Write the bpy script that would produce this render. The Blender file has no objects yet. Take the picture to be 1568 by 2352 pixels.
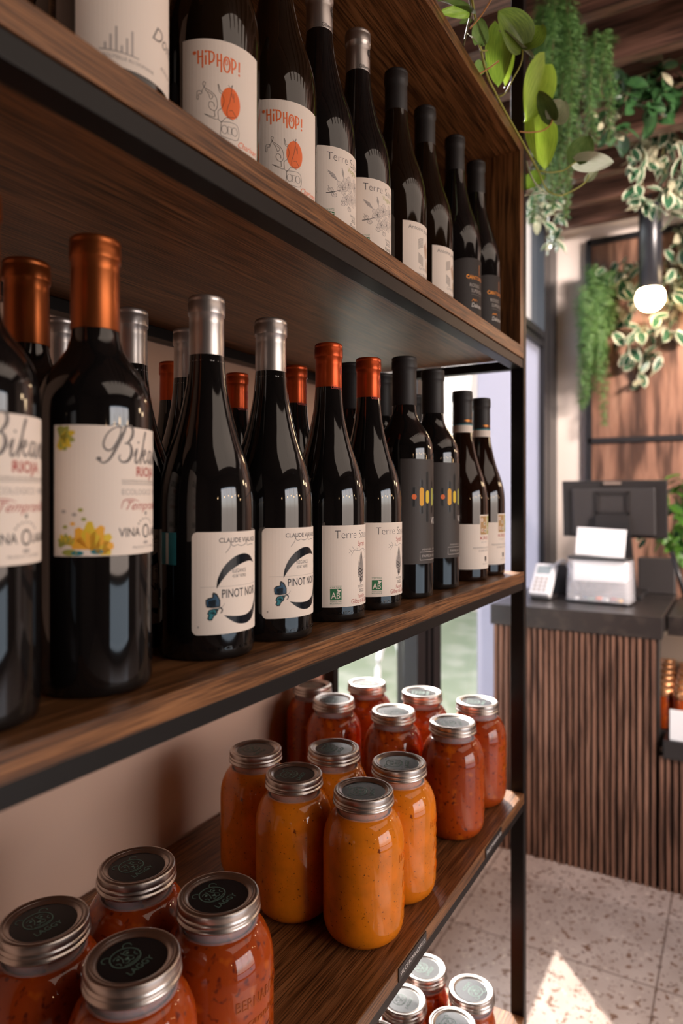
import bpy, bmesh, math, random
from mathutils import Vector, Matrix
from mathutils.geometry import tessellate_polygon
random.seed(7)
R = math.radians
SC = bpy.context.scene
COL = SC.collection

# ------------------------------------------------------------------ camera, world, sun, big lights
FPX, CX, HY = 1568.0, 784.0, 1143.0
YAW = math.atan(913 / 1568.0)              # the shelf runs along +X, the wall is at +Y
SN, CS = math.sin(YAW), math.cos(YAW)
FLOOR = -1.37                              # eye height above the floor; z = 0 is eye level

def at(px, py, b):
    """point seen at pixel (px, py) at depth b"""
    a = (px - CX) / FPX
    return Vector(((CS + a * SN) * b, (SN - a * CS) * b, (HY - py) / FPX * b))

cam = bpy.data.cameras.new('camera')
camo = bpy.data.objects.new('camera', cam)
COL.objects.link(camo)
cam.sensor_fit = 'VERTICAL'
cam.sensor_height = 36
cam.sensor_width = 24
cam.lens = FPX / 2352 * 36
cam.shift_y = -(1176 - HY) / 2352
cam.clip_start = 0.02
camo.rotation_euler = (R(90), 0, YAW - R(90))
cam.dof.use_dof = True
cam.dof.focus_distance = 0.73
cam.dof.aperture_fstop = 4.2
SC.camera = camo

SC.view_settings.view_transform = 'Standard'
SC.view_settings.look = 'None'
SC.view_settings.gamma = 1
SC.view_settings.exposure = 0.0
SC.cycles.use_denoising = True
SC.cycles.max_bounces = 8
SC.cycles.diffuse_bounces = 4
SC.cycles.glossy_bounces = 4
SC.cycles.transparent_max_bounces = 12
SC.cycles.sample_clamp_indirect = 6
SC.cycles.caustics_reflective = False
SC.cycles.caustics_refractive = False

w = bpy.data.worlds.new('world')
SC.world = w
w.use_nodes = True
bg = w.node_tree.nodes['Background']
sky = w.node_tree.nodes.new('ShaderNodeTexSky')
sky.sky_type = 'NISHITA'
sky.sun_disc = False
sky.sun_elevation = R(38)
sky.sun_rotation = R(50)
sky.dust_density = 3
hs = w.node_tree.nodes.new('ShaderNodeHueSaturation')
hs.inputs['Saturation'].default_value = 0.42
w.node_tree.links.new(sky.outputs[0], hs.inputs['Color'])
w.node_tree.links.new(hs.outputs[0], bg.inputs[0])
bg.inputs[1].default_value = 1.1

SUNDIR = Vector((-0.76, -0.65, -0.79))

def light(name, kind, loc, energy, color=(1, 1, 1), size=(1, 1), aim=None, **kw):
    l = bpy.data.lights.new(name, kind)
    l.energy = energy
    l.color = color
    if kind == 'AREA':
        l.shape = 'RECTANGLE'
        l.size, l.size_y = size
    o = bpy.data.objects.new(name, l)
    COL.objects.link(o)
    o.location = loc
    if aim is not None:
        o.rotation_euler = Vector(aim).to_track_quat('-Z', 'Y').to_euler()
    for k, v in kw.items():
        setattr(l, k, v)
    return o

light('sun', 'SUN', (3, 3, 3), 14.0, (1, 0.93, 0.84), aim=SUNDIR, angle=R(0.8))
# added warm fill standing in for a bright ceiling, and daylight of the street windows behind the camera side
light('ceiling_fill_light', 'AREA', (1.2, -1.7, 1.55), 22, (1, 0.80, 0.66), (3.0, 1.5), aim=(0, 0, -1))
light('street_window_light', 'AREA', (0.9, -3.15, 0.1), 44, (1, 0.79, 0.67), (2.6, 1.5), aim=(0, 1, 0))
light('counter_fill_light', 'AREA', (1.2, -2.3, 1.30), 78, (1, 0.84, 0.76), (0.7, 0.5), aim=(2.4, 2.6, -0.6), spread=R(75))  # added fill aimed at the counter and end wall, no real fitting
light('door_window_light', 'AREA', (0.9, -3.14, -0.98), 8, (0.72, 0.86, 1), (2.6, 0.5), aim=(0, 1, 0))

# ------------------------------------------------------------------ materials
def s2l(c):
    return tuple(((v / 255) / 12.92 if v <= 10 else ((v / 255 + 0.055) / 1.055) ** 2.4) for v in c)

def mat(name, col, rough=0.5, metal=0.0, coat=0.0, spec=0.5, trans=0.0, emis=None, estr=0, bump=None, alpha=1.0, coat_rough=0.03):
    m = bpy.data.materials.new(name)
    m.use_nodes = True
    p = m.node_tree.nodes['Principled BSDF']
    p.inputs['Base Color'].default_value = (*col[:3], 1)
    p.inputs['Roughness'].default_value = rough
    p.inputs['Metallic'].default_value = metal
    p.inputs['Coat Weight'].default_value = coat
    p.inputs['Coat Roughness'].default_value = coat_rough
    p.inputs['Specular IOR Level'].default_value = spec
    p.inputs['Transmission Weight'].default_value = trans
    p.inputs['Alpha'].default_value = alpha
    if emis:
        p.inputs['Emission Color'].default_value = (*emis, 1)
        p.inputs['Emission Strength'].default_value = estr
    if bump:
        nt = m.node_tree
        n = nt.nodes.new('ShaderNodeTexNoise')
        n.inputs['Scale'].default_value = bump[0]
        n.inputs['Detail'].default_value = 3
        tc = nt.nodes.new('ShaderNodeTexCoord')
        nt.links.new(tc.outputs['Object'], n.inputs['Vector'])
        b = nt.nodes.new('ShaderNodeBump')
        b.inputs['Strength'].default_value = bump[1]
        b.inputs['Distance'].default_value = bump[2] if len(bump) > 2 else 0.001
        nt.links.new(n.outputs['Fac'], b.inputs['Height'])
        nt.links.new(b.outputs['Normal'], p.inputs['Normal'])
    return m

def ramp(nt, stops):
    r = nt.nodes.new('ShaderNodeValToRGB')
    e = r.color_ramp.elements
    while len(e) < len(stops):
        e.new(0.5)
    for el, (pos, c) in zip(e, stops):
        el.position = pos
        el.color = (*c, 1)
    return r

def wood(name, dark, mid, lite, scale, rough=0.36, fine=1.0, rot=(0, 0, 0)):
    """scale = noise stretch per axis: small along the grain, large across it"""
    m = mat(name, mid, rough)
    nt = m.node_tree
    p = nt.nodes['Principled BSDF']
    tc = nt.nodes.new('ShaderNodeTexCoord')
    mp = nt.nodes.new('ShaderNodeMapping')
    mp.inputs['Scale'].default_value = scale
    mp.inputs['Rotation'].default_value = rot
    nt.links.new(tc.outputs['Object'], mp.inputs[0])
    n1 = nt.nodes.new('ShaderNodeTexNoise')
    n1.inputs['Scale'].default_value = 1.0
    n1.inputs['Detail'].default_value = 5
    n1.inputs['Roughness'].default_value = 0.62
    n1.inputs['Distortion'].default_value = 0.5
    nt.links.new(mp.outputs[0], n1.inputs['Vector'])
    r1 = ramp(nt, [(0.32, dark), (0.5, mid), (0.70, lite)])
    nt.links.new(n1.outputs['Fac'], r1.inputs[0])
    mp2 = nt.nodes.new('ShaderNodeMapping')
    mp2.inputs['Scale'].default_value = tuple(v * (4.2 if v > 10 else 3.5) * fine for v in scale)
    nt.links.new(tc.outputs['Object'], mp2.inputs[0])
    n2 = nt.nodes.new('ShaderNodeTexNoise')
    n2.inputs['Scale'].default_value = 1.0
    n2.inputs['Detail'].default_value = 2
    nt.links.new(mp2.outputs[0], n2.inputs['Vector'])
    r2 = ramp(nt, [(0.38, (0.22, 0.19, 0.17)), (0.53, (1, 1, 1))])
    nt.links.new(n2.outputs['Fac'], r2.inputs[0])
    mx = nt.nodes.new('ShaderNodeMix')
    mx.data_type = 'RGBA'
    mx.blend_type = 'MULTIPLY'
    mx.inputs[0].default_value = 0.9
    nt.links.new(r1.outputs[0], mx.inputs[6])
    nt.links.new(r2.outputs[0], mx.inputs[7])
    nt.links.new(mx.outputs[2], p.inputs['Base Color'])
    b = nt.nodes.new('ShaderNodeBump')
    b.inputs['Strength'].default_value = 0.35
    b.inputs['Distance'].default_value = 0.0006
    nt.links.new(n2.outputs['Fac'], b.inputs['Height'])
    nt.links.new(b.outputs['Normal'], p.inputs['Normal'])
    return m

def speckle(name, base, spots, scale, lo, hi, rough=0.5, coat=0, bump=False, base2=None):
    """base colour with blotches of another colour (terrazzo, herbs in sauce, stone)"""
    m = mat(name, base, rough, coat=coat)
    nt = m.node_tree
    p = nt.nodes['Principled BSDF']
    tc = nt.nodes.new('ShaderNodeTexCoord')
    last = None
    src = None
    if base2:
        n0 = nt.nodes.new('ShaderNodeTexNoise')
        n0.inputs['Scale'].default_value = scale[0] * 0.25
        n0.inputs['Detail'].default_value = 4
        nt.links.new(tc.outputs['Object'], n0.inputs['Vector'])
        r0 = ramp(nt, [(0.35, base), (0.68, base2)])
        nt.links.new(n0.outputs['Fac'], r0.inputs[0])
        src = r0.outputs[0]
    for k, sc in enumerate(scale):
        n = nt.nodes.new('ShaderNodeTexNoise')
        n.inputs['Scale'].default_value = sc
        n.inputs['Detail'].default_value = 1.5
        nt.links.new(tc.outputs['Object'], n.inputs['Vector'])
        mr = nt.nodes.new('ShaderNodeMapRange')
        mr.inputs['From Min'].default_value = lo
        mr.inputs['From Max'].default_value = hi
        nt.links.new(n.outputs['Fac'], mr.inputs['Value'])
        mx = nt.nodes.new('ShaderNodeMix')
        mx.data_type = 'RGBA'
        nt.links.new(mr.outputs[0], mx.inputs[0])
        if src is not None:
            nt.links.new(src, mx.inputs[6])
        else:
            mx.inputs[6].default_value = (*base, 1)
        mx.inputs[7].default_value = (*spots[k % len(spots)], 1)
        src = mx.outputs[2]
    nt.links.new(src, p.inputs['Base Color'])
    return m

WD, WM, WL = (0.085, 0.031, 0.010), (0.205, 0.084, 0.029), (0.340, 0.150, 0.058)
M = {}
M['wood_x'] = wood('walnut_board_lengthwise', WD, WM, WL, (5, 150, 170))
M['wood_z'] = wood('walnut_board_upright', WD, WM, WL, (150, 110, 4))
M['steel'] = mat('black_powder_coated_steel', (0.007, 0.006, 0.006), 0.40, 0.0, spec=0.28, bump=(900, 0.12, 0.0004))
M['wall'] = mat('pinkish_plaster', s2l((202, 168, 148)), 0.85, bump=(120, 0.08, 0.001))
M['white'] = mat('off_white_paint', s2l((240, 228, 220)), 0.7)
M['darkpaint'] = mat('dark_brown_paint', (0.055, 0.038, 0.030), 0.8)
M['frame'] = mat('black_window_frame', (0.012, 0.012, 0.014), 0.35)
M['glassdark'] = mat('dark_bottle_glass', (0.006, 0.005, 0.005), 0.04, spec=0.62)
M['glassamber'] = mat('dark_amber_bottle_glass', (0.010, 0.005, 0.002), 0.04, spec=0.62)
M['glassred'] = mat('dark_red_brown_bottle_glass', (0.012, 0.004, 0.002), 0.04, spec=0.62)
M['neckgreen'] = mat('olive_green_glass_neck', (0.16, 0.15, 0.01), 0.06, spec=0.6)
M['silver'] = mat('satin_silver_foil', (0.50, 0.455, 0.435), 0.34, 0.9, bump=(700, 0.05, 0.0003))
M['copper'] = mat('copper_foil', (0.31, 0.080, 0.020), 0.34, 0.85, bump=(700, 0.05, 0.0003))
M['orange'] = mat('burnt_orange_foil', (0.46, 0.062, 0.010), 0.30, 0.65)
M['black'] = mat('matt_black_foil', (0.016, 0.013, 0.014), 0.55)
M['paper'] = mat('cream_label_paper', s2l((236, 222, 210)), 0.75, bump=(1400, 0.08, 0.0002))
M['paperb'] = mat('dark_brown_label_paper', (0.040, 0.031, 0.028), 0.6)
M['paperk'] = mat('black_brown_label_paper', (0.016, 0.010, 0.009), 0.65)
M['ink'] = mat('black_ink', (0.012, 0.012, 0.014), 0.5)
M['inkb'] = mat('blue_black_foil_ink', (0.003, 0.005, 0.010), 0.25, spec=0.25)
M['grey'] = mat('grey_ink', (0.16, 0.14, 0.13), 0.6)
M['lgrey'] = mat('pale_grey_ink', (0.42, 0.37, 0.34), 0.6)
M['ired'] = mat('red_ink', (0.40, 0.045, 0.030), 0.6)
M['iorange'] = mat('orange_ink', (0.86, 0.16, 0.030), 0.6)
M['ipale'] = mat('pale_warm_grey_tint', s2l((222, 208, 198)), 0.75)
M['igreen'] = mat('green_ink', (0.018, 0.15, 0.052), 0.6)
M['iyellow'] = mat('yellow_ink', (0.74, 0.52, 0.035), 0.65)
M['iamber'] = mat('amber_ink', (0.86, 0.42, 0.035), 0.65)
M['iolive'] = mat('olive_green_ink', (0.36, 0.36, 0.07), 0.65)
M['iteal'] = mat('teal_ink', (0.02, 0.20, 0.24), 0.55)
M['iblue'] = mat('blue_ink', (0.022, 0.085, 0.16), 0.5)
M['imint'] = mat('mint_ink', (0.11, 0.20, 0.16), 0.6)
M['iwhite'] = mat('white_ink', (0.75, 0.70, 0.66), 0.6)
M['igold'] = mat('gold_foil_ink', (0.85, 0.30, 0.04), 0.3, 0.7)
M['tan'] = mat('tan_ink', (0.46, 0.27, 0.11), 0.6)
M['ring'] = mat('silver_screw_band', (0.55, 0.50, 0.47), 0.30, 1.0)
M['disc'] = mat('black_lacquered_lid', (0.010, 0.010, 0.012), 0.25, spec=0.4)
M['jarglass'] = mat('clear_jar_glass', (0.9, 0.92, 1.0), 0.05, alpha=0.16)
M['sauce_o'] = speckle('orange_squash_sauce_behind_glass', (0.80, 0.205, 0.004), [(0.22, 0.040, 0.003), (0.06, 0.02, 0.004)], (210, 420), 0.70, 0.76, 0.6, coat=0.9, base2=(0.62, 0.170, 0.004))
M['sauce_r'] = speckle('red_tomato_sauce_behind_glass', (0.40, 0.056, 0.001), [(0.52, 0.105, 0.002), (0.13, 0.012, 0.002)], (60, 150), 0.60, 0.72, 0.6, coat=0.9, base2=(0.27, 0.034, 0.001))
for k in ('sauce_r',):
    _p = M[k].node_tree.nodes['Principled BSDF']
    _p.inputs['Subsurface Weight'].default_value = 0.35
    _p.inputs['Subsurface Radius'].default_value = (1.0, 0.25, 0.03)
    _p.inputs['Subsurface Scale'].default_value = 0.02
M['emboss'] = mat('raised_clear_glass_lettering', (0.80, 0.30, 0.10), 0.10, coat=1.0)
for k in ('sauce_o', 'sauce_r'):
    M[k].node_tree.nodes['Principled BSDF'].inputs['Coat IOR'].default_value = 1.5
    M[k].node_tree.nodes['Principled BSDF'].inputs['Specular IOR Level'].default_value = 0.1
M['stone'] = speckle('dark_brown_stone', (0.026, 0.022, 0.021), [(0.042, 0.034, 0.030)], (30,), 0.5, 0.7, 0.32)
M['slat'] = wood('walnut_slat', (0.10, 0.045, 0.028), (0.21, 0.10, 0.062), (0.33, 0.175, 0.115), (60, 45, 1.5), 0.5)
M['felt'] = mat('black_felt_backing', (0.02, 0.014, 0.012), 0.95)
M['beam'] = wood('dark_walnut_beam', (0.075, 0.034, 0.024), (0.14, 0.068, 0.048), (0.23, 0.12, 0.086), (30, 1.3, 30), 0.55)
M['panel'] = wood('walnut_wall_panel', (0.13, 0.065, 0.042), (0.25, 0.125, 0.080), (0.36, 0.20, 0.135), (20, 9, 1.2), 0.45, fine=0.6)
M['plastic'] = mat('black_plastic', (0.018, 0.017, 0.018), 0.35)
M['greyplastic'] = mat('dark_grey_plastic', (0.034, 0.030, 0.030), 0.45)
M['whiteplastic'] = mat('white_plastic', (0.80, 0.80, 0.82), 0.3)
M['lcd'] = mat('grey_green_display', (0.30, 0.36, 0.38), 0.2)
M['orangetag'] = mat('orange_sticker', (0.9, 0.10, 0.01), 0.5)
M['card'] = mat('white_card', (0.86, 0.86, 0.87), 0.55)
M['acrylic'] = mat('clear_acrylic', (0.97, 0.96, 1.0), 0.05, alpha=0.22)
M['globe'] = mat('lit_opal_globe', (1, 0.9, 0.75), 0.3, emis=(1, 0.72, 0.42), estr=22)
M['navy'] = mat('black_lamp_tube', (0.014, 0.015, 0.020), 0.30)
M['stem'] = mat('pale_green_stem', (0.30, 0.30, 0.055), 0.45)
M['stemo'] = mat('orange_brown_stem', (0.42, 0.18, 0.05), 0.45)
M['twig'] = mat('brown_green_twig', (0.10, 0.085, 0.03), 0.6)
M['fern'] = mat('feathery_green', (0.055, 0.145, 0.030), 0.55)
M['fernl'] = mat('light_feathery_green', (0.115, 0.235, 0.055), 0.55)
M['grass'] = speckle('pale_lawn', (0.13, 0.155, 0.085), [(0.20, 0.21, 0.14)], (3,), 0.45, 0.6, 0.9)
M['concrete'] = speckle('pale_concrete', (0.46, 0.45, 0.43), [(0.4, 0.38, 0.36)], (4,), 0.5, 0.6, 0.9)
M['asphalt'] = mat('asphalt', (0.16, 0.17, 0.20), 0.9)
M['lilac'] = mat('grey_lilac_cladding', s2l((150, 150, 162)), 0.6)
M['beigec'] = mat('beige_render', s2l((190, 172, 160)), 0.8)
def film(name, c, k):
    m = mat(name, c, 0.6)
    nt = m.node_tree
    tr = nt.nodes.new('ShaderNodeBsdfTranslucent')
    tr.inputs[0].default_value = (*c, 1)
    ms = nt.nodes.new('ShaderNodeMixShader')
    ms.inputs[0].default_value = k
    nt.links.new(nt.nodes['Principled BSDF'].outputs[0], ms.inputs[1])
    nt.links.new(tr.outputs[0], ms.inputs[2])
    nt.links.new(ms.outputs[0], nt.nodes['Material Output'].inputs[0])
    return m
M['film'] = film('grey_lilac_frosted_film', (0.40, 0.40, 0.46), 0.75)
M['bark'] = mat('pale_bark', (0.40, 0.33, 0.22), 0.9)
M['strip'] = mat('warm_led_strip', (1, 0.9, 0.8), 0.5, emis=(1, 0.7, 0.45), estr=6)
M['copperlid'] = mat('copper_jar_lid', (0.80, 0.42, 0.22), 0.3, 0.9)

def leafmat(name, c1, c2, edge=None, trans=0.25, vein=None):
    m = mat(name, c1, 0.38, spec=0.5)
    nt = m.node_tree
    p = nt.nodes['Principled BSDF']
    uv = nt.nodes.new('ShaderNodeUVMap')
    mp = nt.nodes.new('ShaderNodeMapping')
    mp.inputs['Scale'].default_value = (5, 1.6, 1)
    mp.inputs['Rotation'].default_value = (0, 0, 0.5)
    nt.links.new(uv.outputs[0], mp.inputs[0])
    n = nt.nodes.new('ShaderNodeTexNoise')
    n.inputs['Scale'].default_value = 2.5
    n.inputs['Detail'].default_value = 3
    nt.links.new(mp.outputs[0], n.inputs['Vector'])
    r = ramp(nt, [(0.38, c1), (0.64, c2)])
    nt.links.new(n.outputs['Fac'], r.inputs[0])
    out = r.outputs[0]
    if edge:
        sx = nt.nodes.new('ShaderNodeSeparateXYZ')
        nt.links.new(uv.outputs[0], sx.inputs[0])
        ab = nt.nodes.new('ShaderNodeMath')
        ab.operation = 'ABSOLUTE'
        nt.links.new(sx.outputs[0], ab.inputs[0])
        ad = nt.nodes.new('ShaderNodeMath')
        ad.operation = 'MULTIPLY_ADD'
        nt.links.new(n.outputs['Fac'], ad.inputs[0])
        ad.inputs[1].default_value = 0.9
        nt.links.new(ab.outputs[0], ad.inputs[2])
        r2 = ramp(nt, [(0.98, (0, 0, 0)), (1.0, (1, 1, 1))])
        ad.inputs[1].default_value = 0.50
        r2.color_ramp.elements[0].position = 0.95
        nt.links.new(ad.outputs[0], r2.inputs[0])
        mx = nt.nodes.new('ShaderNodeMix')
        mx.data_type = 'RGBA'
        nt.links.new(r2.outputs[0], mx.inputs[0])
        nt.links.new(out, mx.inputs[6])
        mx.inputs[7].default_value = (*edge, 1)
        out = mx.outputs[2]
    nt.links.new(out, p.inputs['Base Color'])
    if trans:
        tr = nt.nodes.new('ShaderNodeBsdfTranslucent')
        nt.links.new(out, tr.inputs[0])
        ms = nt.nodes.new('ShaderNodeMixShader')
        ms.inputs[0].default_value = trans
        nt.links.new(p.outputs[0], ms.inputs[1])
        nt.links.new(tr.outputs[0], ms.inputs[2])
        nt.links.new(ms.outputs[0], nt.nodes['Material Output'].inputs[0])
    return m

M['pothos'] = leafmat('pothos_green_leaf', (0.085, 0.15, 0.016), (0.16, 0.24, 0.03), trans=0.28)
M['pothosl'] = leafmat('pothos_bright_leaf', (0.20, 0.31, 0.025), (0.30, 0.41, 0.045), trans=0.3)
M['pothosd'] = leafmat('pothos_dark_leaf', (0.045, 0.085, 0.018), (0.10, 0.14, 0.04), trans=0.3)
M['pothosg'] = leafmat('pothos_grey_underside', (0.16, 0.18, 0.10), (0.24, 0.24, 0.14), trans=0.35)
M['pothosw'] = leafmat('pothos_white_variegated_leaf', (0.55, 0.58, 0.42), (0.70, 0.70, 0.58), trans=0.4)
M['varieg'] = leafmat('variegated_leaf', (0.016, 0.070, 0.030), (0.04, 0.125, 0.060), edge=(0.66, 0.66, 0.50), trans=0.15)
M['vpale'] = leafmat('cream_pink_leaf', (0.62, 0.52, 0.38), (0.20, 0.26, 0.15), trans=0.2)
M['darkleaf'] = leafmat('dark_green_leaf', (0.010, 0.045, 0.018), (0.05, 0.13, 0.035), trans=0.15)
M['fernleaf'] = leafmat('fresh_green_leaf', (0.04, 0.15, 0.02), (0.12, 0.26, 0.03), trans=0.25)

# floor: terrazzo tiles
def terrazzo(name, k):
    m = mat(name, (0.5, 0.4, 0.35), 0.33)
    nt = m.node_tree
    p = nt.nodes['Principled BSDF']
    tc = nt.nodes.new('ShaderNodeTexCoord')
    src = None
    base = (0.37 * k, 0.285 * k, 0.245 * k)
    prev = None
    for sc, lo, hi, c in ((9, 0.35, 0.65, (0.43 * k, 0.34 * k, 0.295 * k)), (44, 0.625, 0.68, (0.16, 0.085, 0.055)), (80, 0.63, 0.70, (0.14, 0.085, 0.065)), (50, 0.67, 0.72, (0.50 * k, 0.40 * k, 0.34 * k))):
        n = nt.nodes.new('ShaderNodeTexNoise')
        n.inputs['Scale'].default_value = sc
        n.inputs['Detail'].default_value = 1
        nt.links.new(tc.outputs['Object'], n.inputs['Vector'])
        mr = nt.nodes.new('ShaderNodeMapRange')
        mr.inputs['From Min'].default_value = lo
        mr.inputs['From Max'].default_value = hi
        nt.links.new(n.outputs['Fac'], mr.inputs['Value'])
        mx = nt.nodes.new('ShaderNodeMix')
        mx.data_type = 'RGBA'
        nt.links.new(mr.outputs[0], mx.inputs[0])
        if prev is None:
            mx.inputs[6].default_value = (*base, 1)
        else:
            nt.links.new(prev, mx.inputs[6])
        mx.inputs[7].default_value = (*c, 1)
        prev = mx.outputs[2]
    br = nt.nodes.new('ShaderNodeTexBrick')
    br.offset = 0
    br.inputs['Scale'].default_value = 1.0
    br.inputs['Brick Width'].default_value = 0.6
    br.inputs['Row Height'].default_value = 0.6
    br.inputs['Mortar Size'].default_value = 0.003
    br.inputs['Color1'].default_value = (1, 1, 1, 1)
    br.inputs['Color2'].default_value = (0.93, 0.93, 0.93, 1)
    br.inputs['Mortar'].default_value = (0.42, 0.38, 0.36, 1)
    mp = nt.nodes.new('ShaderNodeMapping')
    mp.inputs['Location'].default_value = (-0.29 + 0.6, -0.20 + 0.6, 0)
    nt.links.new(tc.outputs['Object'], mp.inputs[0])
    nt.links.new(mp.outputs[0], br.inputs['Vector'])
    mx = nt.nodes.new('ShaderNodeMix')
    mx.data_type = 'RGBA'
    mx.blend_type = 'MULTIPLY'
    mx.inputs[0].default_value = 1
    nt.links.new(prev, mx.inputs[6])
    nt.links.new(br.outputs['Color'], mx.inputs[7])
    nt.links.new(mx.outputs[2], p.inputs['Base Color'])
    return m
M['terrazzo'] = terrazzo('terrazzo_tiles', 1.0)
M['terrazzo2'] = terrazzo('lighter_terrazzo_strip', 1.22)

# ------------------------------------------------------------------ building helpers
def link(name, me, parent=None, m=None, smooth=False):
    o = bpy.data.objects.new(name, me)
    COL.objects.link(o)
    if m is not None:
        for q in (m if isinstance(m, (list, tuple)) else [m]):
            me.materials.append(q)
    if smooth:
        for p in me.polygons:
            p.use_smooth = True
    if parent is not None:
        o.parent = parent
    return o

def obj(name, bm, m, parent=None, smooth=False):
    me = bpy.data.meshes.new(name)
    bm.normal_update()
    bm.to_mesh(me)
    bm.free()
    return link(name, me, parent, m, smooth)

def empty(name, loc=(0, 0, 0), rz=0):
    o = bpy.data.objects.new(name, None)
    o.empty_display_size = 0.02
    COL.objects.link(o)
    o.location = loc
    o.rotation_euler = (0, 0, rz)
    return o

def tag(o, label, cat, group=None, kind=None):
    o['label'] = label
    o['category'] = cat
    if group:
        o['group'] = group
    if kind:
        o['kind'] = kind
    return o

def struct(name, bm, m):
    o = obj(name, bm, m)
    o['kind'] = 'structure'
    return o

def box(bm, x0, x1, y0, y1, z0, z1, mi=0, bevel=0):
    r = bmesh.ops.create_cube(bm, size=1)
    vs = r['verts']
    for v in vs:
        v.co = Vector(((x0 + x1) / 2 + v.co.x * (x1 - x0), (y0 + y1) / 2 + v.co.y * (y1 - y0), (z0 + z1) / 2 + v.co.z * (z1 - z0)))
    fs = set(f for v in vs for f in v.link_faces)
    for f in fs:
        f.material_index = mi
    if bevel:
        es = set(e for v in vs for e in v.link_edges)
        bmesh.ops.bevel(bm, geom=list(es), offset=bevel, segments=2, affect='EDGES', profile=0.5)
    return bm

def bx(x0, x1, y0, y1, z0, z1, bevel=0):
    return box(bmesh.new(), x0, x1, y0, y1, z0, z1, 0, bevel)

def lathe(bm, prof, seg=56, mi=0, cx=0, cy=0, close_top=False, close_bottom=False, rib=None):
    rings = []
    for k, (r, z) in enumerate(prof):
        ring = []
        for i in range(seg):
            a = 2 * math.pi * i / seg
            rr = r
            if rib and rib[0] <= k <= rib[1] and i % 2:
                rr = r - rib[2]
            ring.append(bm.verts.new((cx + rr * math.cos(a), cy + rr * math.sin(a), z)))
        rings.append(ring)
    for a, b in zip(rings, rings[1:]):
        for i in range(seg):
            f = bm.faces.new((a[i], a[(i + 1) % seg], b[(i + 1) % seg], b[i]))
            f.material_index = mi
            f.smooth = True
    if close_bottom:
        f = bm.faces.new(list(reversed(rings[0])))
        f.material_index = mi
    if close_top:
        f = bm.faces.new(rings[-1])
        f.material_index = mi
    return rings

def tube(bm, pts, rad, seg=8, mi=0):
    pts = [Vector(p) for p in pts]
    n = len(pts)
    rads = rad if isinstance(rad, (list, tuple)) else [rad] * n
    rings = []
    up = Vector((0, 0, 1))
    for i, p in enumerate(pts):
        d = (pts[min(i + 1, n - 1)] - pts[max(i - 1, 0)])
        d.normalize()
        s = d.cross(up)
        if s.length < 0.1:
            s = d.cross(Vector((1, 0, 0)))
        s.normalize()
        u = s.cross(d)
        rings.append([bm.verts.new(p + (s * math.cos(2 * math.pi * k / seg) + u * math.sin(2 * math.pi * k / seg)) * rads[i]) for k in range(seg)])
    for a, b in zip(rings, rings[1:]):
        for k in range(seg):
            f = bm.faces.new((a[k], a[(k + 1) % seg], b[(k + 1) % seg], b[k]))
            f.smooth = True
            f.material_index = mi
    for rr in (list(reversed(rings[0])), rings[-1]):
        f = bm.faces.new(rr)
        f.material_index = mi

def smoothpts(pts, n=4):
    P = [Vector(p) for p in pts]
    out = []
    for i in range(len(P) - 1):
        p0, p1, p2, p3 = P[max(i - 1, 0)], P[i], P[i + 1], P[min(i + 2, len(P) - 1)]
        for k in range(n):
            t = k / n
            out.append(0.5 * ((2 * p1) + (p2 - p0) * t + (2 * p0 - 5 * p1 + 4 * p2 - p3) * t * t + (3 * p1 - p0 - 3 * p2 + p3) * t ** 3))
    out.append(P[-1])
    return out

def copy_tree(o, parent=None):
    c = o.copy()
    COL.objects.link(c)
    if parent is not None:
        c.parent = parent
    for ch in list(o.children):
        copy_tree(ch, c)
    return c

# ------------------------------------------------------------------ printed art (flat drawing, later wrapped round a bottle)
_tc = {}
_dg = None
def glyphs(s, bold=0.0):
    key = (s, bold)
    if key in _tc:
        return _tc[key]
    cu = bpy.data.curves.new('tmp_text', 'FONT')
    cu.body = s
    cu.offset = bold
    cu.resolution_u = 3
    o = bpy.data.objects.new('tmp_text', cu)
    COL.objects.link(o)
    bpy.context.view_layer.update()
    me = bpy.data.meshes.new_from_object(o.evaluated_get(bpy.context.evaluated_depsgraph_get()))
    vs = [(v.co.x, v.co.y) for v in me.vertices]
    fs = [tuple(p.vertices) for p in me.polygons]
    bpy.data.objects.remove(o)
    bpy.data.meshes.remove(me)
    bpy.data.curves.remove(cu)
    _tc[key] = (vs, fs)
    return _tc[key]
CAPH = max(v[1] for v in glyphs('H')[0])

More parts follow.
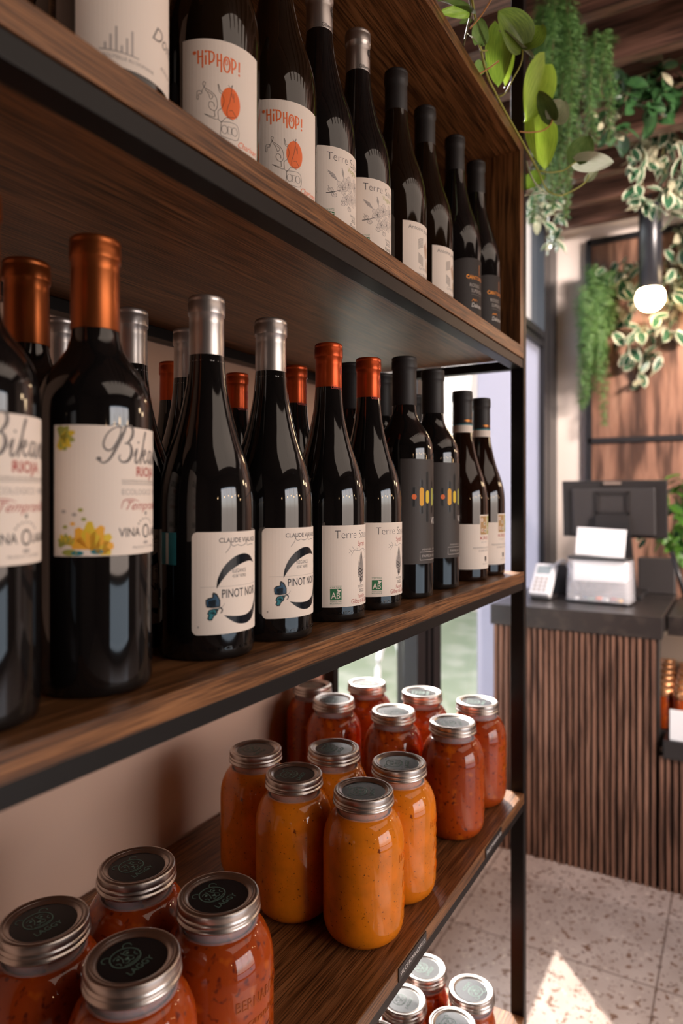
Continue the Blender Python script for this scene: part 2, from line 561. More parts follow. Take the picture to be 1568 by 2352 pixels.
class Art:
    def __init__(self):
        self.v, self.f, self.m, self.mats = [], [], [], []
    def mi(self, name):
        if name not in self.mats:
            self.mats.append(name)
        return self.mats.index(name)
    def add(self, vs, fs, mat_):
        b = len(self.v)
        self.v += vs
        k = self.mi(mat_)
        for f in fs:
            self.f.append(tuple(i + b for i in f))
            self.m.append(k)
    def text(self, s, u, v, h, mat_='ink', w=None, bold=0.0, shear=0.0, align='L', sx=1.0, ang=0):
        vs, fs = glyphs(s, bold)
        x0 = min(p[0] for p in vs)
        x1 = max(p[0] for p in vs)
        k = h / CAPH
        kx = (w / (x1 - x0)) if w else k * sx
        W = (x1 - x0) * kx
        off = {'L': 0, 'C': -W / 2, 'R': -W}[align]
        ca, sa = math.cos(ang), math.sin(ang)
        out = []
        for x, y in vs:
            a, b = (x - x0) * kx + off + y * k * shear, y * k
            out.append((u + a * ca - b * sa, v + a * sa + b * ca))
        self.add(out, fs, mat_)
    def poly(self, pts, mat_):
        tr = tessellate_polygon([[Vector((p[0], p[1], 0)) for p in pts]])
        self.add([tuple(p[:2]) for p in pts], [tuple(t) for t in tr], mat_)
    def ell(self, u, v, a, b, mat_, n=28, ang=0):
        ca, sa = math.cos(ang), math.sin(ang)
        self.poly([(u + a * math.cos(t) * ca - b * math.sin(t) * sa, v + a * math.cos(t) * sa + b * math.sin(t) * ca) for t in [2 * math.pi * i / n for i in range(n)]], mat_)
    def rect(self, u0, u1, v0, v1, mat_):
        self.poly([(u0, v0), (u1, v0), (u1, v1), (u0, v1)], mat_)
    def pill(self, u, v, a, b, mat_):
        pts = []
        for i in range(9):
            t = math.pi * i / 8
            pts.append((u + a * math.cos(t), v + b - a + a * math.sin(t)))
        for i in range(9):
            t = math.pi + math.pi * i / 8
            pts.append((u + a * math.cos(t), v - b + a + a * math.sin(t)))
        self.poly(pts, mat_)
    def line(self, pts, wd, mat_='ink', smooth=4, closed=False):
        if closed:
            pts = list(pts) + [pts[0]]
        P = [Vector((p[0], p[1], 0)) for p in pts]
        ws = wd if isinstance(wd, (list, tuple)) else [wd] * len(P)
        if smooth > 1:
            Q = smoothpts(P, smooth)
            W = []
            for i in range(len(ws) - 1):
                for k in range(smooth):
                    W.append(ws[i] + (ws[i + 1] - ws[i]) * k / smooth)
            W.append(ws[-1])
        else:
            Q, W = P, ws
        vs, fs = [], []
        for i, q in enumerate(Q):
            d = Q[min(i + 1, len(Q) - 1)] - Q[max(i - 1, 0)]
            if d.length < 1e-9:
                d = Vector((1, 0, 0))
            d.normalize()
            n = Vector((-d.y, d.x, 0)) * W[i] / 2
            vs += [(q.x + n.x, q.y + n.y), (q.x - n.x, q.y - n.y)]
            if i:
                a = 2 * i
                fs.append((a - 2, a - 1, a + 1, a))
        self.add(vs, fs, mat_)
    def ring(self, u, v, a, b, wd, mat_, n=24, t0=0, t1=2 * math.pi):
        self.line([(u + a * math.cos(t0 + (t1 - t0) * i / n), v + b * math.sin(t0 + (t1 - t0) * i / n)) for i in range(n + 1)], wd, mat_, 1)
    def build(self, name, parent, wrap=None, flat=None, solid=0):
        """wrap=(radius function of z, lift) wraps u in metres round a vertical axis, u=0 facing -Y"""
        bm = bmesh.new()
        vs = [bm.verts.new((p[0], p[1], 0)) for p in self.v]
        for f, k in zip(self.f, self.m):
            try:
                g = bm.faces.new([vs[i] for i in f])
                g.material_index = k
                if g.calc_area() < 1e-12:
                    pass
            except ValueError:
                pass
        if wrap:
            us = [p[0] for p in self.v]
            x = math.floor(min(us) / 0.003) * 0.003
            while x < max(us):
                bmesh.ops.bisect_plane(bm, geom=bm.verts[:] + bm.edges[:] + bm.faces[:], plane_co=(x, 0, 0), plane_no=(1, 0, 0), dist=1e-7)
                x += 0.003
            bm.normal_update()
            for f in bm.faces:
                if f.normal.z < 0:
                    f.normal_flip()
            if solid:
                r = bmesh.ops.extrude_face_region(bm, geom=bm.faces[:])
                top = set(g for g in r['geom'] if isinstance(g, bmesh.types.BMVert))
                for v in top:
                    v.co.z = solid
            rad, lift = wrap
            for v in bm.verts:
                rr = (rad(v.co.y) if callable(rad) else rad)
                th = v.co.x / rr - math.pi / 2
                q = rr + lift + v.co.z
                v.co = Vector((q * math.cos(th), q * math.sin(th), v.co.y))
        elif flat:
            bm.normal_update()
            for f in bm.faces:
                if f.normal.z < 0:
                    f.normal_flip()
            bmesh.ops.transform(bm, matrix=flat, verts=bm.verts[:])
        return obj(name, bm, [M[k] for k in self.mats], parent)

def wraplabel(name, parent, u0, u1, v0, v1, r, lift, m, corner=0.0, notch=None):
    """paper label: a thin curved sheet with round corners"""
    a = Art()
    a.mats = ['paper']
    pts = []
    c = corner
    if notch:
        pts = notch
    elif c:
        for (cu, cv, t0) in ((u1 - c, v1 - c, 0), (u0 + c, v1 - c, 90), (u0 + c, v0 + c, 180), (u1 - c, v0 + c, 270)):
            for i in range(6):
                t = R(t0 + i * 18)
                pts.append((cu + c * math.cos(t), cv + c * math.sin(t)))
    else:
        pts = [(u0, v0), (u1, v0), (u1, v1), (u0, v1)]
    a.poly(pts, 'paper')
    o = a.build(name, parent, wrap=(r, lift), solid=0.00012)
    o.data.materials.clear()
    o.data.materials.append(m)
    for p in o.data.polygons:
        p.use_smooth = False
    return o

# ------------------------------------------------------------------ the room
YW = 0.855                                  # inner face of the window wall
XE = 3.86                                   # face of the end wall
b = bmesh.new(); box(b, -2.6, 2.46, -3.3, YW + 0.02, FLOOR - 0.05, FLOOR); floor_ = struct('floor', b, M['terrazzo'])
b = bmesh.new(); box(b, 2.46, XE + 0.05, -3.3, YW + 0.02, FLOOR - 0.05, FLOOR); struct('floor_strip', b, M['terrazzo2'])  # strip along the counter in a lighter tone of the same terrazzo
struct('wall_left', bx(-2.6, 1.25, 0.75, 0.98, FLOOR, 1.75), M['wall'])
# window wall: low plinth, frames, panes
struct('wall_left_plinth', bx(1.25, XE, YW, 0.98, FLOOR, -0.93), M['beigec'])
struct('wall_left_head', bx(1.25, XE, YW, 0.98, 1.47, 1.75), M['white'])
wf = bmesh.new()
for x0, x1 in ((1.25, 1.30), (1.955, 2.02), (2.04, 2.06), (2.085, 2.15), (3.56, 3.64), (3.66, 3.80)):
    box(wf, x0, x1, YW + 0.01, YW + 0.08, -0.93, 1.47)
box(wf, 2.0, 2.12, YW + 0.03, YW + 0.06, -0.93, 1.47)
for z0, z1 in ((-0.93, -0.895), (0.775, 0.805), (0.820, 0.858), (1.42, 1.47)):
    box(wf, 1.25, XE, YW + 0.015, YW + 0.075, z0, z1)
box(wf, 1.25, XE, YW + 0.03, YW + 0.06, 0.79, 0.84)
box(wf, 3.79, XE, YW + 0.015, YW + 0.08, -0.93, 1.47)
w1 = struct('window_1', wf, M['frame'])
glm = mat('window_glass', (1, 1, 1), 0.0, trans=1.0, alpha=0.06)
pb = bmesh.new(); box(pb, 1.29, 1.98, YW + 0.042, YW + 0.048, -0.9, 0.78); box(pb, 2.13, 3.57, YW + 0.042, YW + 0.048, -0.9, 0.78); box(pb, 1.29, 3.57, YW + 0.042, YW + 0.048, 0.85, 1.43)
obj('pane', pb, glm, w1)
# end wall: plaster with black framed walnut panels
struct('wall_end', bx(XE, XE + 0.14, -3.3, 0.98, FLOOR, 1.75), M['white'])
pn = bmesh.new(); box(pn, XE - 0.015, XE + 0.001, -2.0, 0.700, -1.0, 1.355)
pp = tag(obj('wall_panel', pn, M['panel']), 'tall walnut wall panelling in black frames behind the till', 'wall panel')
fr = bmesh.new()
for y0, y1 in ((0.683, 0.712), (-0.55, -0.53)):
    box(fr, XE - 0.035, XE + 0.002, y0, y1, -1.0, 1.38)
for z0, z1 in ((1.35, 1.38), (0.290, 0.318), (-0.62, -0.60)):
    box(fr, XE - 0.035, XE + 0.002, -2.0, 0.70, z0, z1)
obj('panel_frame', fr, M['frame'], pp)
struct('wall_right', bx(-2.6, 4.0, -3.35, -3.25, 0.95, 1.75), M['darkpaint'])
for n_, (x0, x1, z0, z1) in enumerate(((-2.6, -0.45, FLOOR, 0.95), (2.25, 4.0, FLOOR, 0.95), (-0.45, 2.25, -0.72, -0.65), (-0.45, 2.25, FLOOR, -1.24))):
    struct('wall_right_pier' if n_ < 2 else 'wall_right_rail', bx(x0, x1, -3.35, -3.25, z0, z1), M['darkpaint'])
struct('wall_back', bx(-2.7, -2.6, -3.35, 0.98, FLOOR, 1.75), M['darkpaint'])
w3 = bmesh.new()
for x in (-0.45, 0.43, 1.34, 2.22):
    box(w3, x, x + 0.03, -3.31, -3.26, FLOOR, 0.95)
struct('window_2', w3, M['frame'])
struct('ceiling', bx(-2.7, 4.0, -3.35, 0.98, 1.68, 1.75), M['darkpaint'])
# slatted timber ceiling over the counter
bw = 0.047
for k in range(17):
    x = 3.682 - 0.262 * k
    if x < 0.2:
        break
    o = struct('ceiling_beam', bx(x - bw, x, -1.05, YW, 1.40, 1.58), M['beam'])
struct('ceiling_boards', bx(0.0, XE, -1.05, YW, 1.575, 1.60), M['beam'])
struct('ceiling_soffit', bx(1.30, 1.90, 0.15, YW, 1.385, 1.40), M['beam'])
struct('trim_1', bx(3.70, XE, -1.05, YW, 1.44, 1.60), M['white'])

# ------------------------------------------------------------------ outside
g = bmesh.new(); box(g, -6, 40, 0.9, 40, -1.60, -1.55)
tag(obj('lawn', g, M['grass']), 'pale sunlit lawn outside the window', 'lawn', kind='stuff')
g = bmesh.new(); box(g, -6, 40, 4.2, 6.2, -1.55, -1.535)
tag(obj('footpath', g, M['concrete']), 'white concrete footpath crossing the lawn outside', 'path', kind='structure')
g = bmesh.new(); box(g, -6, 3.6, 2.0, 4.1, -1.55, -1.54)
tag(obj('driveway', g, M['asphalt']), 'grey blue driveway outside the left window', 'driveway', kind='structure')
tag(obj('window_film', bx(2.60, 3.56, YW + 0.036, YW + 0.039, -0.89, 0.775), M['film']), 'grey lilac frosted film on the window pane behind the till', 'window film')
tag(obj('rendered_building', bx(9.0, 12.0, 1.2, 9.0, -1.55, 3.7), M['beigec']), 'plain beige rendered building seen through the pane above the transom', 'building')
post = bmesh.new(); tube(post, [(2.42, 2.55, -1.55), (2.42, 2.55, 0.4)], 0.035, 10)
tag(obj('white_post', post, M['card']), 'white round post outside the left window pane', 'post')
hoop = bmesh.new()
hp = [(3.02, 1.55, -1.55), (3.02, 1.55, -0.85)] + [(3.02 + 0.13 - 0.13 * math.cos(R(a)), 1.55, -0.85 + 0.13 * math.sin(R(a))) for a in range(20, 181, 20)] + [(3.28, 1.55, -1.55)]
tube(hoop, hp, 0.016, 8)
tag(obj('bicycle_rack', hoop, M['card']), 'white arched pipe rack on the lawn beside the counter', 'rack')
st = bmesh.new(); tube(st, [(3.15, 1.75, -1.55), (2.72, 1.75, -0.4)], 0.012, 6)
tag(obj('leaning_stake', st, M['card']), 'thin white leaning stake on the lawn outside', 'stake')
tr = empty('garden_tree', (4.1, 4.0, -1.55)); tag(tr, 'small pale trunked tree standing on the lawn outside', 'tree')
tb = bmesh.new(); tube(tb, [(0, 0, 0), (0.03, 0, 1.2), (-0.05, 0, 2.4)], [0.09, 0.075, 0.05], 10); obj('trunk', tb, M['bark'], tr)

# ------------------------------------------------------------------ leaves
def leaf(bm, uvl, base, tip, width, normal, fold=0.25, droop=0.1, mi=0, n=8, m=3, shape=(0.5, 0.85)):
    base, tip = Vector(base), Vector(tip)
    d = tip - base
    L = d.length
    d.normalize()
    nn = Vector(normal)
    nn = (nn - d * nn.dot(d))
    if nn.length < 1e-4:
        nn = d.orthogonal()
    nn.normalize()
    s = d.cross(nn)
    pk = max(((i / 40) ** shape[0]) * ((1 - i / 40) ** shape[1]) for i in range(41))
    rows = []
    for i in range(n + 1):
        t = i / n
        tt = 0.02 + 0.98 * t
        wv = width / 2 * ((tt ** shape[0]) * (max(1 - tt, 0.0) ** shape[1])) / pk
        row = []
        for j in range(-m, m + 1):
            q = j / m
            p = base + d * (L * (t - 0.10 * abs(q) * (1 - t) ** 2)) + s * (q * wv) + nn * (fold * abs(q) * wv - droop * L * (t * t) + 0.03 * L * math.sin(6 * t + q * 2) * abs(q))
            row.append((bm.verts.new(p), q, t))
        rows.append(row)
    for a, b_ in zip(rows, rows[1:]):
        for j in range(2 * m):
            f = bm.faces.new((a[j][0], a[j + 1][0], b_[j + 1][0], b_[j][0]))
            f.smooth = True
            f.material_index = mi
            for lp, src in zip(f.loops, (a[j], a[j + 1], b_[j + 1], b_[j])):
                lp[uvl].uv = (src[1], src[2])

def leafcloud(name, parent, spots, size, mats, seed, dirz=-0.6, jitter=0.5, narrow=0.5):
    rnd = random.Random(seed)
    bm = bmesh.new()
    uvl = bm.loops.layers.uv.new('UVMap')
    for p in spots:
        p = Vector(p)
        L = size * rnd.uniform(0.7, 1.25)
        d = Vector((rnd.uniform(-1, 1), rnd.uniform(-1, 1), dirz + rnd.uniform(-0.6, 0.6)))
        d.normalize()
        nrm = Vector((rnd.uniform(-0.8, 0.2), rnd.uniform(-0.8, 0.4), rnd.uniform(0.1, 1)))
        leaf(bm, uvl, p, p + d * L, L * narrow * rnd.uniform(0.85, 1.15), nrm, 0.25, 0.12, rnd.choices(range(len(mats)), [5, 1, 3][:len(mats)])[0], n=5, m=2, shape=(0.6, 0.7))
    return obj(name, bm, [M[k] for k in mats], parent)

def garland(name, paths, per, size, mats, seed, label, spread=0.03, narrow=0.5, group=None, dirz=-0.6):
    rnd = random.Random(seed)
    base = Vector(paths[0][0])
    r = empty(name, base)
    tag(r, label, 'plant', group)
    sb = bmesh.new()
    spots = []
    for path in paths:
        P = smoothpts([Vector(p) - base for p in path], 4)
        tube(sb, P, 0.0022, 5)
        for i in range(per):
            q = rnd.uniform(0, len(P) - 1.001)
            k = int(q)
            p = P[k].lerp(P[k + 1], q - k)
            spots.append(p + Vector((rnd.uniform(-1, 1), rnd.uniform(-1, 1), rnd.uniform(-1, 1))) * spread)
    obj('stem', sb, M['twig'], r)
    leafcloud('foliage', r, spots, size, mats, seed, narrow=narrow, dirz=dirz)
    return r

def feathery(name, strands, seed, label, needle=0.03, dens=260, spread=0.02, mats=('fern', 'fernl'), group=None):
    """hanging plumes of fine needles: each strand is (top, length, sway)"""
    rnd = random.Random(seed)
    base = Vector(strands[0][0])
    r = empty(name, base)
    tag(r, label, 'plant', group)
    bm = bmesh.new()
    sb = bmesh.new()
    for top, length, sway in strands:
        top = Vector(top) - base
        sx, sy = rnd.uniform(-1, 1) * sway, rnd.uniform(-1, 1) * sway
        ph = rnd.uniform(0, 6)
        P = [top + Vector((sx * t * t + 0.012 * math.sin(5 * t + ph), sy * t * t + 0.012 * math.cos(4 * t + ph), -length * t)) for t in [i / 9 for i in range(10)]]
        tube(sb, P, 0.0015, 4)
        cnt = int(dens * length / 0.4)
        for i in range(cnt):
            q = rnd.uniform(0, 8.99)
            k = int(q)
            p = P[k].lerp(P[k + 1], q - k)
            a = rnd.uniform(0, 2 * math.pi)
            tap = 1.0 - 0.55 * (q / 9) ** 2
            out = Vector((math.cos(a), math.sin(a), 0))
            p0 = p + out * rnd.uniform(0, spread) * tap
            L = needle * rnd.uniform(0.5, 1.2) * tap
            tip = p0 + out * L * 0.8 + Vector((0, 0, -L * rnd.uniform(0.1, 0.9)))
            s = Vector((-math.sin(a), math.cos(a), rnd.uniform(-0.5, 0.5))) * 0.0016
            f = bm.faces.new((bm.verts.new(p0 + s), bm.verts.new(p0 - s), bm.verts.new(tip)))
            f.material_index = 0 if rnd.random() < 0.65 else 1
            # side needles
            for sg in (1, -1):
                m_ = p0.lerp(tip, rnd.uniform(0.3, 0.8))
                t2 = m_ + s * (5 * sg * L / 0.02) + Vector((0, 0, -L * 0.2))
                f = bm.faces.new((bm.verts.new(m_), bm.verts.new(m_ + Vector((0, 0, 0.0022))), bm.verts.new(t2)))
                f.material_index = 0 if rnd.random() < 0.65 else 1
    obj('stem', sb, M['twig'], r)
    obj('foliage', bm, [M[k] for k in mats], r)
    return r

# ------------------------------------------------------------------ shelving unit
XL, XR, YF, YB = 0.1965, 1.208, 0.33, 0.741
ZU0, ZU1 = 0.246, 0.267          # floor board of the upper crate
ZT0, ZT1 = 0.607, 0.626
ZM, ZL, ZB = -0.131, -0.524, -0.921
su = empty('shelving_unit', (0.7, 0.53, FLOOR))
tag(su, 'black steel and walnut shelving unit full of wine and jars', 'shelf')
SUO = Vector(su.location)
def spart(name, bm, m):
    bmesh.ops.translate(bm, verts=bm.verts[:], vec=-SUO)
    return obj(name, bm, m, su)
for x0, x1 in ((XL - 0.003, XL + 0.017), (XR, XR + 0.0185)):
    for y0, y1 in ((YF, YF + 0.0235), (YB - 0.02, YB + 0.003)):
        spart('post', bx(x0, x1, y0, y1, FLOOR, 1.30, 0.0012), M['steel'])
for nm, zt in (('shelf_board', ZM), ('shelf_board', ZL), ('shelf_board', ZB)):
    spart(nm, bx(XL + 0.002, XR, YF - 0.001, YB, zt - 0.018, zt, 0.0008), M['wood_x'])
    rb = bmesh.new()
    box(rb, XL, XR, YF + 0.001, YF + 0.018, zt - 0.0325, zt - 0.0185, 0, 0.001)
    box(rb, XL, XR, YB - 0.018, YB, zt - 0.0325, zt - 0.0185, 0, 0.001)
    box(rb, XR - 0.003, XR + 0.015, YF + 0.02, YB - 0.02, zt - 0.0325, zt - 0.0185, 0, 0.001)
    box(rb, XL, XL + 0.015, YF + 0.02, YB - 0.02, zt - 0.0325, zt - 0.0185, 0, 0.001)
    spart('rail', rb, M['steel'])
rb = bmesh.new()
box(rb, XL, XR, YF + 0.001, YF + 0.022, ZU0 - 0.017, ZU0 - 0.001, 0, 0.001)
box(rb, XL, XR, YB - 0.02, YB, ZU0 - 0.017, ZU0 - 0.001, 0, 0.001)
box(rb, XR - 0.003, XR + 0.015, YF + 0.02, YB - 0.02, ZU0 - 0.017, ZU0 - 0.001, 0, 0.001)
spart('rail', rb, M['steel'])
spart('crate_floor', bx(XL - 0.02, XR, YF, YB, ZU0, ZU1, 0.0008), M['wood_x'])
spart('crate_top', bx(XL - 0.02, XR, YF, YB, ZT0, ZT1, 0.0008), M['wood_x'])
spart('crate_side', bx(XR - 0.0205, XR - 0.0002, YF + 0.0002, YB, ZU1 - 0.0205, ZT0 + 0.0188, 0.0008), M['wood_z'])
spart('crate_back', bx(XL - 0.02, XR - 0.02, YB - 0.008, YB, ZU1, ZT0), M['wood_x'])
# tags on the lower board edge
def shelf_tag(x0, x1, z, s, label):
    t = empty('shelf_tag', ((x0 + x1) / 2, YF - 0.001, z))
    tag(t, label, 'label')
    hw = (x1 - x0) / 2
    obj('plate', bx(-hw, hw, -0.0012, 0.0, -0.0075, 0.0075), M['plastic'], t)
    a = Art(); a.text(s, -hw + 0.004, -0.003, 0.0052, 'iwhite', w=(x1 - x0) * 0.90)
    a.build('tag_lettering', t, flat=Matrix.Translation((0, -0.0015, 0)) @ Matrix.Rotation(R(90), 4, 'X'))
shelf_tag(0.690, 0.768, ZL - 0.0095, 'SAUCE ROMANOFF 15$', 'black strip tag lettered SAUCE ROMANOFF under the orange sauce jars')
shelf_tag(0.992, 1.072, ZL - 0.0095, 'SAUCE MARINARA 15$', 'small black strip tag under the red sauce jars')

# ------------------------------------------------------------------ bottles
BURG = [(0.0, 0.004), (0.030, 0.001), (0.037, 0.0), (0.0398, 0.0025), (0.0405, 0.008), (0.0405, 0.122), (0.0402, 0.131), (0.0392, 0.141), (0.0375, 0.150), (0.0350, 0.160), (0.0310, 0.172), (0.0268, 0.184), (0.0228, 0.198), (0.0195, 0.212), (0.0170, 0.225), (0.0156, 0.238), (0.0146, 0.252), (0.0140, 0.297)]
BORD = [(0.0, 0.004), (0.028, 0.001), (0.035, 0.0), (0.0378, 0.0025), (0.0385, 0.008), (0.0385, 0.186), (0.0383, 0.195), (0.0370, 0.203), (0.0340, 0.211), (0.0290, 0.219), (0.0235, 0.226), (0.0190, 0.233), (0.0165, 0.241), (0.0155, 0.250), (0.0148, 0.262), (0.0145, 0.309)]
def cap_profile(r, z0, z1):
    return [(r * 0.985, z0), (r, z0 + 0.0005), (r * 0.985, z1 - 0.024), (r * 0.98, z1 - 0.0165), (r * 1.045, z1 - 0.0155), (r * 1.055, z1 - 0.0140), (r * 1.055, z1 - 0.0060), (r * 1.01, z1 - 0.0048), (r * 1.045, z1 - 0.0036), (r * 1.03, z1 - 0.0012), (r * 0.96, z1 - 0.0002), (r * 0.80, z1), (0.0, z1)]

def make_bottle(prof, glass, H, cap_m, capz, cap_r, neck=None):
    r = empty('wine_bottle')
    bm = bmesh.new()
    s = H / prof[-1][1]
    P = [(a, z if z < 0.2 else 0.2 + (z - 0.2) * (H - 0.2) / (prof[-1][1] - 0.2)) for a, z in prof]
    P[-1] = (P[-1][0], H - 0.002)
    lathe(bm, P, 72)
    if neck:
        for f in bm.faces:
            c = f.calc_center_median().z
            if capz - neck < c < capz + 0.005:
                pass
    obj('bottle_body', bm, M[glass], r, True)
    if neck:
        nb = bmesh.new(); lathe(nb, [(cap_r * 0.97 + 0.0004, capz - neck), (cap_r * 0.97 + 0.0004, capz + 0.002)], 48)
        obj('neck_band', nb, M['neckgreen'], r, True)
    cb = bmesh.new(); lathe(cb, cap_profile(cap_r, capz, H), 64)
    c = obj('capsule', cb, M[cap_m], r, True)
    return r, c

def embossed_base(r, s='LABEG  03 SS 50cl', rad=0.0405):
    a = Art(); a.text(s, -0.045, 0.0085, 0.0026, 'glassdark', w=0.085)
    a.build('base_lettering', r, wrap=(rad, 0), solid=0.0004)

PROTO = {}
# --- rioja
def k_rioja():
    r, c = make_bottle(BORD, 'glassdark', 0.311, 'copper', 0.247, 0.0165)
    lb = wraplabel('label', r, -0.0540, 0.0540, 0.093, 0.178, 0.0385, 0.0001, M['paper'])
    a = Art()
    # script name drawn with a pen of changing width
    x, y, k = -0.026, 0.1545, 0.001
    P = lambda pts: [(x + p[0] * k, y + p[1] * k) for p in pts]
    a.ell(x + 0.0012, y + 0.0018, 0.0016, 0.0014, 'grey')
    a.line(P([(1, 1), (4, -0.8), (8, 2), (12, 9), (16, 17), (18.5, 22), (19, 25)]), [0.001, .0012, .0016, .0022, .0024, .0016, .0006], 'grey')
    a.line(P([(18.5, 22), (13, 23), (7, 19), (4, 12), (5.5, 8), (9, 8), (13, 14), (15.5, 21), (13, 25), (9, 24)]), [.0006, .0008, .0010, .0012, .0014, .0012, .0010, .0010, .0008, .0005], 'grey')
    a.line(P([(17, 20), (20, 24), (24, 23), (24, 18), (20.5, 13), (18, 12.5)]), [.0008, .0012, .0022, .0024, .0014, .0008], 'grey')
    a.line(P([(18, 12.5), (22, 12), (23.5, 7), (21, 1.5), (16.5, 0), (14, 2.5), (15, 5)]), [.0008, .0016, .0026, .0022, .0014, .001, .0006], 'grey')
    def stroke(pts, w=0.0016):
        a.line(P(pts), [w * 0.5] + [w] * (len(pts) - 2) + [w * 0.45], 'grey')
    stroke([(25, 4), (28, 9.5), (26.4, 1.5), (28, 0), (31, 4)]); a.ell(x + 0.0293, y + 0.0138, 0.0008, 0.0008, 'grey')
    stroke([(31, 4), (37, 20), (36, 19), (31.5, 1), (31, 0)]); stroke([(32, 3), (36, 9), (37.5, 7), (34.5, 4.5), (36.5, 0.2), (40, 3)])
    for dx in (0, 18):
        stroke([(46 + dx, 8), (42.5 + dx, 8.5), (40.5 + dx, 3), (42 + dx, 0.2), (45 + dx, 4), (46.5 + dx, 9), (45.5 + dx, 1.5), (47 + dx, 0), (49 + dx, 3)])
    stroke([(49, 3), (52, 8.8), (49.8, 0.3), (51, 3), (55, 8.5), (56, 7), (54.3, 1.5), (55.5, 0), (58, 3)])
    a.text('RIOJA', 0.013, 0.1455, 0.0062, 'ired', w=0.023, bold=0.02, align='C')
    a.text('DENOMINACION DE ORIGEN CALIFICADA', 0.013, 0.1412, 0.0017, 'grey', w=0.046, align='C'); a.rect(-0.010, 0.036, 0.1400, 0.1404, 'grey')
    a.text('ECOLOGICO  WINE', 0.013, 0.1330, 0.0036, 'lgrey', w=0.046, align='C', bold=0.01)
    a.text('Tempranillo', 0.013, 0.1230, 0.0058, 'ired', w=0.044, shear=0.55, align='C')
    a.line([(-0.0105, 0.1235), (-0.0085, 0.129), (-0.002, 0.130), (0.004, 0.1285)], [.0003, .0007, .0006, .0003], 'ired')
    a.text('VINA', -0.0122, 0.1050, 0.0058, 'ink', w=0.017, bold=0.01); a.text('O', 0.0075, 0.1035, 0.0095, 'ink', w=0.008); a.text('LABARRI', 0.0165, 0.1050, 0.0052, 'ink', w=0.022, bold=0.01)
    for i in range(7):
        t = R(20 + 140 * i / 6)
        a.ell(0.0115 + 0.0085 * math.cos(t), 0.1115 + 0.0055 * math.sin(t), 0.0008, 0.0006, 'grey')
    a.ell(0.0115, 0.1205, 0.0012, 0.0014, 'grey'); a.ell(0.0115, 0.1005, 0.003, 0.0012, 'lgrey')
    a.text('PRODUCT OF SPAIN', 0.0115, 0.0968, 0.0015, 'grey', w=0.026, align='C')
    # vine leaves in yellow and green
    def bigleaf(cu, cv, s, m1, m2, rot=0):
        for i, (an, ln) in enumerate(((8, 1.0), (32, 1.05), (60, 1.1), (88, 1.15), (118, 1.0), (-12, 0.9), (150, 0.8))):
            t = R(an + rot)
            d = (math.cos(t), math.sin(t)); n_ = (-d[1], d[0])
            q = 0.30 * s
            cl = lambda q_: (max(q_[0], -0.0535), min(max(q_[1], 0.0935), 0.1775))
            a.poly([cl(q_) for q_ in [(cu, cv), (cu + d[0] * s * 0.55 + n_[0] * q, cv + d[1] * s * 0.55 + n_[1] * q), (cu + d[0] * s * ln * 0.95 + n_[0] * q * 0.3, cv + d[1] * s * ln * 0.95 + n_[1] * q * 0.3), (cu + d[0] * s * ln * 0.95 - n_[0] * q * 0.3, cv + d[1] * s * ln * 0.95 - n_[1] * q * 0.3), (cu + d[0] * s * 0.55 - n_[0] * q, cv + d[1] * s * 0.55 - n_[1] * q)]], m1 if i % 2 else m2)
    bigleaf(-0.031, 0.0975, 0.0165, 'iyellow', 'iamber')
    bigleaf(-0.0455, 0.1005, 0.007, 'iyellow', 'iolive', 30)
    bigleaf(-0.050, 0.1700, 0.010, 'iyellow', 'iolive', -70)
    a.ell(-0.043, 0.0955, 0.005, 0.0022, 'iolive'); a.ell(-0.038, 0.0950, 0.004, 0.0016, 'iteal'); a.ell(-0.026, 0.0958, 0.004, 0.0016, 'iteal')
    for (pu, pv) in ((-0.040, 0.120), (-0.036, 0.123), (-0.047, 0.122), (-0.041, 0.114), (-0.034, 0.117), (-0.046, 0.112)):
        a.ell(pu, pv, 0.0016, 0.0012, random.choice(['iolive', 'lgrey', 'iamber']))
    a.build('label_print', lb, wrap=(0.0385, 0.00026))
    return r
